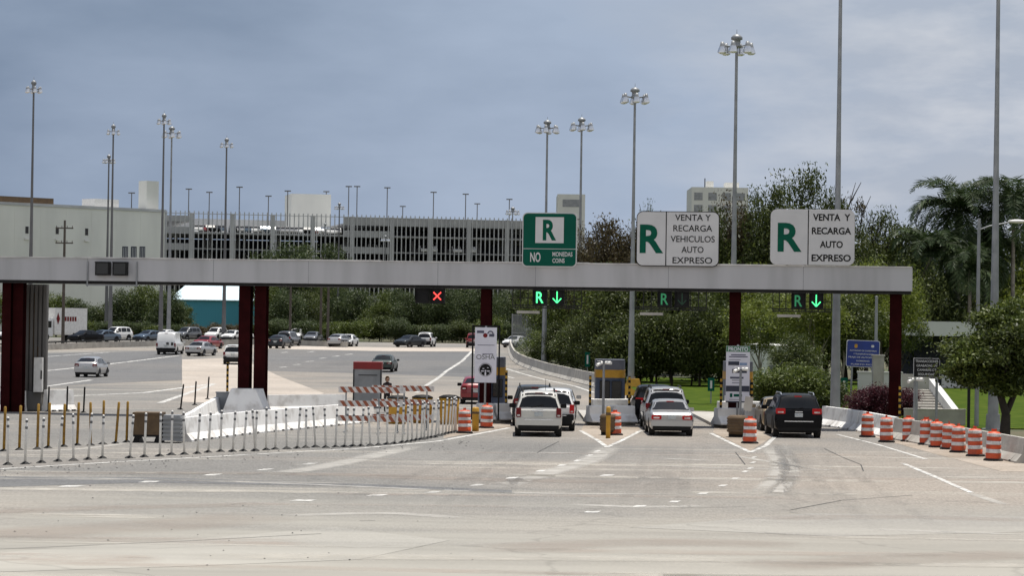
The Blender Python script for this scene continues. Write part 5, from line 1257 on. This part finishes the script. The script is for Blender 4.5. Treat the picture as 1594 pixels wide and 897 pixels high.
mb = MB(); mb.plate(.16,.2,.004,.05,-.024,c.z+h*.28,-w*.22); mb.build('crest', M_OCHRE, s)
mb = MB(); mb.cyl((-w*.3,.1,0),(-w*.3,.1,c.z),.05,.05,8); mb.build('post', M_GALV, s); mb = MB(); mb.cyl((w*.3,.1,0),(w*.3,.1,c.z),.05,.05,8); mb.build('post', M_GALV, s)
t = W(1364.5, 463, 140); s = thing('lamp_post', (t.x,140,0), 'thin grey pole rising behind the blue sign', 'pole'); mb = MB(); mb.cyl((0,0,0),(0,0,t.z),.10,.08,10); mb.build('pole', M_GALV, s); mb = MB(); mb.lathe([(.001,t.z),(.09,t.z),(.09,t.z+.05),(.001,t.z+.07)],10); mb.build('cap', M_GALV, s)
c = W(1442.5, 573, 112); w, h = 41*112/F, 30*112/F; s = thing('security_sign', (c.x, 112, 0), 'black sign reading TRANSACCIONES GRABADAS CAMARAS DE SEGURIDAD', 'sign')
mb = MB(); mb.plate(w, h, .03, .03, 0, c.z); mb.build('border', M_SIGNW, s); mb = MB(); mb.plate(w-.04, h-.04, .02, .02, -.012, c.z); mb.build('panel', M_BLACK, s)
mb = MB()
for k, (t, ww) in enumerate((('TRANSACCIONES',.86),('GRABADAS EN',.78),('CAMARAS DE',.72),('SEGURIDAD',.66))): mb = MB(); text(mb, t, 0, c.z+h*.34-h*.225*k, .10, w*ww, -.020, .01); mb.build('lettering', M_SIGNW, s)
for x in (-w*.36, w*.40): mb = MB(); mb.box(x-.05,x+.05,.03,.11,0,c.z+h*.4); mb.build('post', M_GALV, s)
def gsign(px, py, pyb, Y, hh, lab):
    c = W(px, py, Y); s = thing('marker_sign', (c.x, Y, 0), lab, 'sign', 'small green marker signs'); mb = MB(); mb.plate(.38, hh, .02, .03, 0, c.z); mb.build('panel', M_SIGNG, s)
    mb = MB(); mb.box(-.06, .06, -.006, -.001, c.z-hh*.3, c.z+hh*.3); mb.build('white_mark', M_SIGNW, s)
    mb = MB(); mb.box(-.035,.035,.025,.07,0,c.z); mb.build('post', M_GALV, s)
gsign(1107, 599, 630, 150, .75, 'small green marker sign on the grass left of the FRONTO banner')
gsign(914.5, 560, 590, 196, 1.1, 'small green marker sign before the trees left of the middle booth')
gsign(1314, 600, 640, 141, .8, 'small green marker sign in the shade below the blue sign')
# cobra head street lamp
p = G(1520, 664); s = thing('street_lamp', p, 'street lamp with curved arm and white head at the right edge', 'street lamp'); Y = p.y
zt = W(1520, 340, Y).z; mb = MB(); mb.cyl((0,0,0),(0,0,zt),.11,.075,10); mb.build('pole', M_GALV, s)
e = W(1573, 346, Y); mb = MB(); m_ = W(1540, 352, Y); mb.tube([(0,0,W(1520,358,Y).z),(m_.x-p.x,0,m_.z),(e.x-p.x,0,e.z)], .035, 8); mb.build('arm', M_GALV, s)
h_ = MB(); n = 12; ring = []
for i in range(7):
    t = i/6; r_ = .17*math.sin(math.pi*min(1,.12+t*.85))+.02; x = e.x-p.x-.1+t*.95
    for k in range(n): a = 2*math.pi*k/n; ring.append((x, r_*math.cos(a), e.z+.04+.5*r_*math.sin(a)))
h_.add(ring, [(i*n+k, i*n+(k+1)%n, (i+1)*n+(k+1)%n, (i+1)*n+k) for i in range(6) for k in range(n)]+[tuple(range(n)), tuple(range(6*n,7*n))], 0, True); h_.build('lamp_head', M_WHITE, s)
p = G(1507.5, 668); t = W(1507.5, 500, p.y); s = thing('sign_post', p, 'thin dark post beside the street lamp pole under the near tree', 'post'); mb = MB(); mb.box(-.06,.06,-.05,.05,0,t.z*.6); mb.build('post', M_DKSTEEL, s)

# ------------------------------------------------------------------ vegetation
rng = np.random.default_rng(11)
def crown_mesh(name, m, n, rx, ry, rz, leaf, nclump=60, spread=.24, low=-1.0, seed=0, droop=0.0):
    g = np.random.default_rng(seed)
    c = g.normal(size=(nclump, 3)); c /= np.linalg.norm(c, axis=1)[:,None]
    c *= (g.random(nclump)**.45)[:,None]*np.where(g.random(nclump) < .15, 1.12, .92)[:,None]
    c[:,2] = np.maximum(c[:,2], low)
    sz = g.uniform(.6, 1.35, nclump)
    idx = g.integers(0, nclump, n)
    p = c[idx]+np.clip(g.normal(size=(n,3)), -1.9, 1.9)*spread*sz[idx][:,None]*np.array([1,1,.72])
    p *= np.array([rx, ry, rz])
    nr = g.normal(size=(n,3)); nr[:,2] += 1.15; nr /= np.linalg.norm(nr, axis=1)[:,None]
    a = np.cross(nr, g.normal(size=(n,3))); a /= np.linalg.norm(a, axis=1)[:,None]; a[:,2] -= droop; b = np.cross(nr, a)
    s = leaf*g.uniform(.55, 1.35, n)[:,None]
    V = np.stack([p-a*s, p+b*s*.45, p+a*s, p-b*s*.45], 1).reshape(-1,3)
    me = bpy.data.meshes.new(name); me.vertices.add(4*n); me.vertices.foreach_set('co', V.astype(np.float32).ravel())
    me.loops.add(4*n); me.loops.foreach_set('vertex_index', np.arange(4*n, dtype=np.int32)); me.polygons.add(n)
    me.polygons.foreach_set('loop_start', np.arange(0, 4*n, 4, dtype=np.int32)); me.update(calc_edges=True); me.validate(); me.materials.append(m); return me
def trunk_mesh(name, m, seed, h=1.0):
    g = random.Random(seed); mb = MB(); pts = [(0,0,0)]; x = y = 0
    for k in range(1, 6): x += g.uniform(-.05,.05); y += g.uniform(-.05,.05); pts.append((x, y, k/5*h*.75))
    for k in range(5): mb.cyl(pts[k], pts[k+1], .045*(1-k*.13), .045*(1-(k+1)*.13), 9, cap=(k in (0,4)))
    for k in range(7):
        a = g.uniform(0, 6.28); b = pts[g.choice((2,3,4,5))]; L = g.uniform(.22,.42); e = (b[0]+math.cos(a)*L*.9, b[1]+math.sin(a)*L*.9, b[2]+L*.75)
        mb.cyl(b, e, .02, .008, 6)
        for q in range(2): aa = a+g.uniform(-.8,.8); mb.cyl(e, (e[0]+math.cos(aa)*.16, e[1]+math.sin(aa)*.16, e[2]+.13), .008, .003, 5)
    return mb.mesh(name, m)
CP = {}
def protos(kind):
    if kind in CP: return CP[kind]
    n, leaf, ncl, sp, low, dr = {'dense': (17000, .040, 80, .19, -.9, 0), 'loose': (15000, .032, 56, .155, -.8, .2), 'sparse': (2200, .038, 34, .12, -.7, .1), 'bush': (9000, .055, 55, .22, -.55, .3), 'fine': (13000, .034, 60, .17, -.5, .1)}[kind]
    CP[kind] = [[crown_mesh('crown', None or LEAF['dark'], n, 1, 1, 1, leaf, ncl, sp, low, 100+i*7+len(kind), dr) for i in range(3)], [trunk_mesh('trunk', M_BARK, 20+i+len(kind)) for i in range(2)]]
    return CP[kind]
tcount = 0
def tree(px, pyt, Y, w, hf, kind, lm, lab, grp, pale=False, name='broadleaf_tree', zb=None, cat='tree', pyo=None):
    global tcount; tcount += 1
    t = W(px, pyt, Y); z0 = H(Y)-.05; Ht = t.z-z0; x = t.x
    s = thing(name, (x, Y, z0), lab, cat, grp, random.uniform(0, 6.28))
    cr, tr = protos(kind)
    me = cr[tcount % 3]; key = (me.name, lm)
    o = bpy.data.objects.new('crown', me); COL.objects.link(o); o.parent = s
    rz_ = Ht*hf/2; o.scale = (w/2, w/2, rz_/1.12); o.location = (0,0,Ht-rz_)
    o.material_slots[0].link = 'OBJECT'; o.material_slots[0].material = LEAF[lm]
    o = bpy.data.objects.new('trunk', tr[tcount % 2]); COL.objects.link(o); o.parent = s
    q = Ht*(.80); o.scale = (q*.42, q*.42, q)
    o.material_slots[0].link = 'OBJECT'; o.material_slots[0].material = M_BARKL if pale else M_BARK
    return s
D = random.Random(5)
# far left trees before the pale building
for x, y, w, k, l in ((20,450,6,'dense','mid'),(88,452,6.5,'dense','mid'),(118,462,5,'loose','far'),(150,478,4.5,'dense','far'),(196,446,6,'dense','far'),(228,440,6.5,'dense','mid'),(262,452,5.5,'dense','far'),(285,468,4,'loose','mid'),(172,470,5,'dense','dark')):
    tree(x, y, D.uniform(372,386), w, .95, k, l, 'green tree at the left between the road and pale building', 'trees at left before the pale building')
for x in range(296, 400, 22): tree(x, D.uniform(500,508), 376, 3.4, 1.0, 'bush', 'brown', 'low scrub at the foot of the teal building', 'scrub before the teal building', name='shrub', cat='shrub')
for x in range(60, 300, 26): tree(x+D.uniform(-6,6), D.uniform(497,506), 368, 3.6, 1.0, 'bush', D.choice(('far','brown','mid')), 'low roadside shrub under the left trees', 'shrubs under the left trees', name='shrub', cat='shrub')
# central wood beyond the crest
for i, x in enumerate(range(424, 830, 27)):
    tree(x+D.uniform(-7,7), D.uniform(436,452), D.uniform(374,392), D.uniform(4.6,6), .97, D.choice(('dense','dense','loose')), D.choice(('far','far','mid','dark')), 'tree in the wood beyond the road crest', 'trees in the wood beyond the crest')
for i, x in enumerate(range(405, 830, 24)):
    tree(x+D.uniform(-6,6), D.uniform(484,506), D.uniform(366,370), D.uniform(4,5), 1.0, D.choice(('dense','bush')), D.choice(('far','mid','dark')), 'low tree at the front edge of the wood beyond the crest', 'low trees at the edge of the wood')
for x, y, w, lab in ((415,384,6.5,'leftmost of three tall tree tops before the garage'),(466,374,10,'middle and broadest of three tall tree tops before the garage'),(520,381,6,'rightmost of three tall tree tops before the garage')):
    tree(x, y, 412, w, .8, 'dense', 'far', lab, 'tall trees before the garage')
# wooded bank right of the ramp
gB = 'tall trees on the wooded bank'
for x, y, w, k, l, lab in ((918,335,4.0,'loose','brown','reddish brown tree just right of the green sign'),(950,332,4.6,'dense','brown','broad reddish brown tree between the green and white signs'),(982,345,4,'loose','brown','reddish brown tree at the left edge of the black bordered sign'),(1011,302,2.6,'loose','mid','thin green tree top poking up over the black bordered sign'),(1050,331,6,'dense','dark','dark tree behind the black bordered sign'),(1105,326,5,'dense','dark','dark tree right of the black bordered sign'),
  (1163,288,6.2,'loose','brown','brownish tree left of the right VENTA sign'),(1205,278,6.0,'loose','dark','dark tree above the left edge of the right VENTA sign'),(1255,250,6.4,'loose','dark','tallest dark tree above the right VENTA sign'),(1290,262,4.5,'loose','dark','dark tree around the pale mast behind the VENTA sign'),(1335,288,4.6,'sparse','brown','thin bare tree right of the VENTA sign'),(1368,318,5.5,'loose','dark','dark tree right of the bare tree'),(1228,320,8,'dense','dark','broad dark tree behind the right VENTA sign'),(1405,338,6,'dense','dark','dark tree left of the palms'),(1150,345,6,'dense','dark','dark tree by the tallest mast'),(1320,345,6,'dense','dark','dark tree below the bare tree')):
    tree(x, y, D.uniform(214,226), w, .8, k, l, lab, gB)
for i, x in enumerate(range(858, 1420, 33)):
    br = D.random() < (.4 if x > 1170 else .12)
    tree(x+D.uniform(-8,8), D.uniform(385,425)+(25 if x < 890 else 0), max(D.uniform(198,208), 262-(x-850)*.55), D.uniform(4.6,6), .93, 'dense', 'bright' if br else D.choice(('dark','mid','mid')), 'yellow green tree in the middle rank of the wooded bank' if br else 'deep green tree in the middle rank of the wooded bank', 'middle rank of the wooded bank')
for i, x in enumerate(range(846, 1200, 25)):
    tree(x+D.uniform(-7,7), D.uniform(462,500) if x > 900 else D.uniform(500,518), max(D.uniform(190,194), 248-(x-846)*.45), D.uniform(3.8,4.8), 1.0, D.choice(('dense','bush','dense')), D.choice(('dark','mid','dark')), 'low tree at the front edge of the wooded bank above the grass', 'front edge of the wooded bank')
for x, y, Y, w, hf, k, l, pale, lab in ((1185,462,168,4.6,.6,'loose','bright',True,'bright yellow green tree right of the FRONTO banner'),(1232,446,164,5,.62,'loose','mid',False,'green tree above the black SUV'),(1268,438,158,5.2,.58,'loose','bright',True,'broad yellow green tree with pale trunk left of the blue sign'),(1312,452,160,4.4,.6,'dense','dark',True,'dark tree with pale trunk behind the blue sign'),(1352,412,166,4.6,.7,'loose','bright',False,'yellow green tree below the VENTA sign right edge'),(1376,392,170,4.8,.7,'loose','bright',False,'yellow green tree at the right end of the gantry'),(1402,455,172,3.6,.6,'loose','mid',False,'small leafy tree by the white canopy'),(1240,520,150,3.6,1,'dense','dark',False,'dark leafy tree behind the bamboo bush'),
    (1440,395,228,6.5,.9,'dense','mid',False,'green tree behind the palms, left'),(1535,400,226,7.5,.95,'dense','mid',False,'green tree behind the thick pale mast'),(1585,362,222,6,.95,'dense','bright',False,'bright green tree at the right edge behind the lamp'),(1602,440,218,6.5,.95,'dense','bright',False,'lower bright green tree at the right edge'),(1470,455,216,6,1,'dense','dark',False,'dark tree under the palms')):
    tree(x, y, Y, w, hf, k, l, lab, 'trees at the right side', pale)
for x, y, Y, w, l, lab in ((1205,568,131,2.6,'mid','leafy green bush before the tan saloon lane'),(1236,556,132,3.0,'mid','tall leafy bush above the black SUV roof'),(1266,574,134,2.4,'dark','dark bush right of the black SUV'),(1295,590,136,2.2,'dark','dark bush below the blue sign'),(1180,600,139,2.0,'mid','small bush right of the FRONTO banner')):
    tree(x, y, Y, w, 1.0, 'bush', l, lab, 'bushes beside the right lane', name='bush', cat='bush')
for x, y, w in ((1336,606,1.5),(1356,598,1.7),(1376,592,1.6),(1394,603,1.3),(1413,601,1.3)):
    tree(x, y, 126+D.uniform(-1,1), w, 1.0, 'bush', 'purple', 'dark purple shrub in the bed behind the right barrier', 'purple shrubs behind the barrier', name='purple_shrub', cat='shrub')
for x, y, w, l in ((1430,470,5,'mid'),(1462,478,5,'dark'),(1498,470,5.5,'mid'),(1534,475,5,'mid'),(1570,468,5.5,'bright'),(1604,475,5,'mid')):
    tree(x, y, 208+D.uniform(-1.5,1.5), w, 1.0, 'dense', l, 'leafy shrub under the palms behind the white canopy', 'shrubs under the palms', name='shrub', cat='shrub')
# the near spreading tree at right
Y = 101.0; b = G(1562, 694); b = Vector((W(1563, 690, Y).x, Y, 0)); s = thing('spreading_tree', b, 'near dark green spreading tree with forked trunk at the right edge', 'tree')
mb = MB(); P_ = lambda px, py, dy=0: tuple(W(px, py, Y+dy)-b)
mb.cyl((0,0,0), P_(1566,645), .24, .17, 12); mb.cyl(P_(1566,645), P_(1556,612), .17, .13, 10); mb.cyl(P_(1556,612), P_(1538,572,-.4), .13, .09, 10); mb.cyl(P_(1566,645), P_(1585,600,.5), .13, .10, 10); mb.cyl(P_(1585,600,.5), P_(1590,540,.8), .10, .05, 8); mb.cyl(P_(1538,572,-.4), P_(1510,540,-.8), .08, .03, 8); mb.cyl(P_(1538,572,-.4), P_(1548,525,.4), .07, .03, 8); mb.cyl(P_(1556,612), P_(1572,550,-1), .08, .03, 8)
mb.build('trunk', M_BARK, s)
for cx, cy, dy, rx, rz_, n, sd in ((1500,583,-.3,.75,.5,2600,7),(1562,600,-.5,.9,.45,2400,8),(1545,545,0,2.0,1.35,9000,1),(1512,560,-.6,1.25,.95,5000,2),(1588,530,.4,1.7,1.1,7000,3),(1565,498,.5,1.2,.7,4000,4),(1590,585,0,1.2,.6,3500,5),(1540,590,.6,1.0,.5,2500,6)):
    me = crown_mesh('crown', LEAF['dark'] if sd in (1,5,7) else LEAF['mid'], n, rx, rx, rz_, .085, 40, .2, -.75, 300+sd, .15); o = bpy.data.objects.new('crown', me); COL.objects.link(o); o.parent = s; o.location = P_(cx, cy, dy)

# palms
def palm(px, pyc, Y, fl_, nfr, seed, lab, tr=.2):
    g = random.Random(seed); c = W(px, pyc, Y); s = thing('royal_palm', (c.x, Y, 0), lab, 'palm', 'palms at the right'); Z = c.z
    mb = MB(); n = 8
    for k in range(n): mb.cyl((0,0,Z*k/n),(0,0,Z*(k+1)/n),tr*(1-.04*k),tr*(1-.04*(k+1)),12)
    mb.build('trunk', M_BARKL, s)
    mb = MB()
    for f in range(nfr):
        az = 2*math.pi*f/nfr*1.618*2+g.uniform(-.2,.2); el = g.uniform(-.5, 1.35) if f > nfr*.25 else g.uniform(.8,1.4); L = fl_*g.uniform(.8,1.05)
        p = Vector((0,0,Z)); pts = [p.copy()]; e = el; N = 14
        for k in range(N):
            d_ = Vector((math.cos(az)*math.cos(e), math.sin(az)*math.cos(e), math.sin(e))); p = p+d_*L/N; pts.append(p.copy()); e -= (1.5+.5*math.cos(el))/N*(1+k/N)
        for k in range(N): mb.cyl(pts[k], pts[k+1], .035*(1-k/N)+.008, .035*(1-(k+1)/N)+.008, 4, cap=False)
        sd = Vector((-math.sin(az), math.cos(az), 0))
        for k in range(1, N):
            for q in range(4):
                b_ = pts[k].lerp(pts[k+1], q/4); dd = (pts[k+1]-pts[k]).normalized(); ll = fl_*.23*math.sin(math.pi*min(1,.15+.85*(k/N)))*g.uniform(.8,1.15)
                for sg in (-1, 1):
                    tip = b_+(sd*sg*.75+dd*.55+Vector((0,0,g.uniform(-.55,.25)))).normalized()*ll; wd = dd*.055
                    mid = b_.lerp(tip, .5)+Vector((0,0,.03)); mb.add([b_-wd*.5, mid-wd, tip, mid+wd], [(0,1,2,3)])
    mb.build('crown', LEAF['palm'], s)
palm(1492, 330, 212, 6.1, 46, 1, 'tall palm left of the thick pale mast')
palm(1578, 322, 210, 5.8, 42, 2, 'palm right of the thick pale mast, near the lamp head')
palm(1448, 395, 208, 4.6, 40, 3, 'lower palm with drooping fronds above the white canopy', .2)
palm(1535, 395, 214, 5.2, 40, 5, 'palm directly behind the thick pale mast')
palm(1510, 420, 207, 4.5, 38, 4, 'short palm low behind the street lamp pole', .2)
print('TREES', tcount)

# ------------------------------------------------------------------ light
w = bpy.data.worlds.new('World'); sc.world = w; w.use_nodes = True; nt = w.node_tree; N = nt.nodes; Lk = nt.links; N.clear()
SUN = Vector((.09, .17, 1.0)).normalized()
EL = math.asin(SUN.z); AZ = math.atan2(SUN.x, SUN.y)
sk = N.new('ShaderNodeTexSky'); sk.sky_type = 'NISHITA'; sk.sun_disc = False; sk.sun_elevation = EL; sk.sun_rotation = AZ; sk.air_density = 1.2; sk.dust_density = 2.0
b1 = N.new('ShaderNodeBackground'); b1.inputs['Strength'].default_value = .07; Lk.new(sk.outputs[0], b1.inputs['Color'])
tc = N.new('ShaderNodeTexCoord'); sp = N.new('ShaderNodeSeparateXYZ'); Lk.new(tc.outputs['Generated'], sp.inputs[0])
mp_ = N.new('ShaderNodeMapping'); mp_.inputs['Scale'].default_value = (3.2, 3.2, 9); Lk.new(tc.outputs['Generated'], mp_.inputs[0])
nz = N.new('ShaderNodeTexNoise'); nz.inputs['Scale'].default_value = 2.6; nz.inputs['Detail'].default_value = 8; nz.inputs['Roughness'].default_value = .52; Lk.new(mp_.outputs[0], nz.inputs['Vector'])
# rain-grey cloud deck: darker slate to the left, paler to the right
def math_(op, a, b):
    m = N.new('ShaderNodeMath'); m.operation = op
    for i, v in enumerate((a, b)):
        if hasattr(v, 'links'): Lk.new(v, m.inputs[i])
        else: m.inputs[i].default_value = v
    return m.outputs[0]
hx = math_('MULTIPLY_ADD', sp.outputs['X'], 1.7); N[-1].inputs[2].default_value = .48
f1 = math_('ADD', hx, math_('MULTIPLY', math_('SUBTRACT', nz.outputs['Fac'], .5), .62))
rp_ = N.new('ShaderNodeValToRGB'); Lk.new(f1, rp_.inputs[0])
e = rp_.color_ramp.elements; e[0].position = .15; e[0].color = (.17,.222,.315,1); e[1].position = .95; e[1].color = (.37,.40,.46,1); q = e.new(.5); q.color = (.305,.368,.478,1)
m2_ = N.new('ShaderNodeMapping'); m2_.inputs['Scale'].default_value = (5, 5, 16); Lk.new(tc.outputs['Generated'], m2_.inputs[0])
n2_ = N.new('ShaderNodeTexNoise'); n2_.inputs['Scale'].default_value = 3.0; n2_.inputs['Detail'].default_value = 9; n2_.inputs['Roughness'].default_value = .58; Lk.new(m2_.outputs[0], n2_.inputs['Vector'])
mra = N.new('ShaderNodeMapRange'); Lk.new(n2_.outputs['Fac'], mra.inputs[0]); mra.inputs[1].default_value = .42; mra.inputs[2].default_value = .72
mrb = N.new('ShaderNodeMapRange'); Lk.new(sp.outputs['X'], mrb.inputs[0]); mrb.inputs[1].default_value = .02; mrb.inputs[2].default_value = .18
puff = math_('MULTIPLY', mra.outputs[0], math_('MULTIPLY', mrb.outputs[0], .75))
mp2 = N.new('ShaderNodeMix'); mp2.data_type = 'RGBA'; Lk.new(puff, mp2.inputs['Factor']); Lk.new(rp_.outputs[0], mp2.inputs[6]); mp2.inputs[7].default_value = (.60, .61, .64, 1)
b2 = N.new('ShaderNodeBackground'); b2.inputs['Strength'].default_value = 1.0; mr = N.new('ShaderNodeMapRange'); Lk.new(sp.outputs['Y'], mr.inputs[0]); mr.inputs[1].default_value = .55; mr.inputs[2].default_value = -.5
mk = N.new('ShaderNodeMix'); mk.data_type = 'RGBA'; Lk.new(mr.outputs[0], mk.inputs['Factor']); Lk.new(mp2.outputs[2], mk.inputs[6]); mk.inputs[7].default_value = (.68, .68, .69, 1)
Lk.new(mk.outputs[2], b2.inputs['Color'])   # the rain cloud stands ahead, unseen sky behind the viewer brightened to fill shaded faces
mx = N.new('ShaderNodeMixShader')
zf = math_('MULTIPLY_ADD', sp.outputs['Z'], -1.1); N[-1].inputs[2].default_value = 1.05
cl = N.new('ShaderNodeClamp'); Lk.new(zf, cl.inputs[0]); cl.inputs[1].default_value = .25; cl.inputs[2].default_value = .96
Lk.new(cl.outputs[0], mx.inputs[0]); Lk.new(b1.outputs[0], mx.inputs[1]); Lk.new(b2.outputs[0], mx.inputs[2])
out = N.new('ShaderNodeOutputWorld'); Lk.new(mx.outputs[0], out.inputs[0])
sd = bpy.data.lights.new('sun', 'SUN'); sd.energy = 4.3; sd.angle = R(.55); sd.color = (1, .955, .88); so = bpy.data.objects.new('sun', sd); COL.objects.link(so)
so.rotation_euler = (-SUN).to_track_quat('-Z', 'Y').to_euler()
vs = sc.view_settings; vs.view_transform = 'Standard'; vs.look = 'None'; vs.gamma = 1; vs.use_curve_mapping = False; vs.exposure = 0.32
sc.render.engine = 'CYCLES'; sc.cycles.use_denoising = True; sc.cycles.max_bounces = 6; sc.cycles.diffuse_bounces = 3; sc.cycles.glossy_bounces = 3; sc.cycles.transparent_max_bounces = 8; sc.cycles.transmission_bounces = 3
sc.cycles.caustics_reflective = False; sc.cycles.caustics_refractive = False; sc.cycles.sample_clamp_indirect = 4
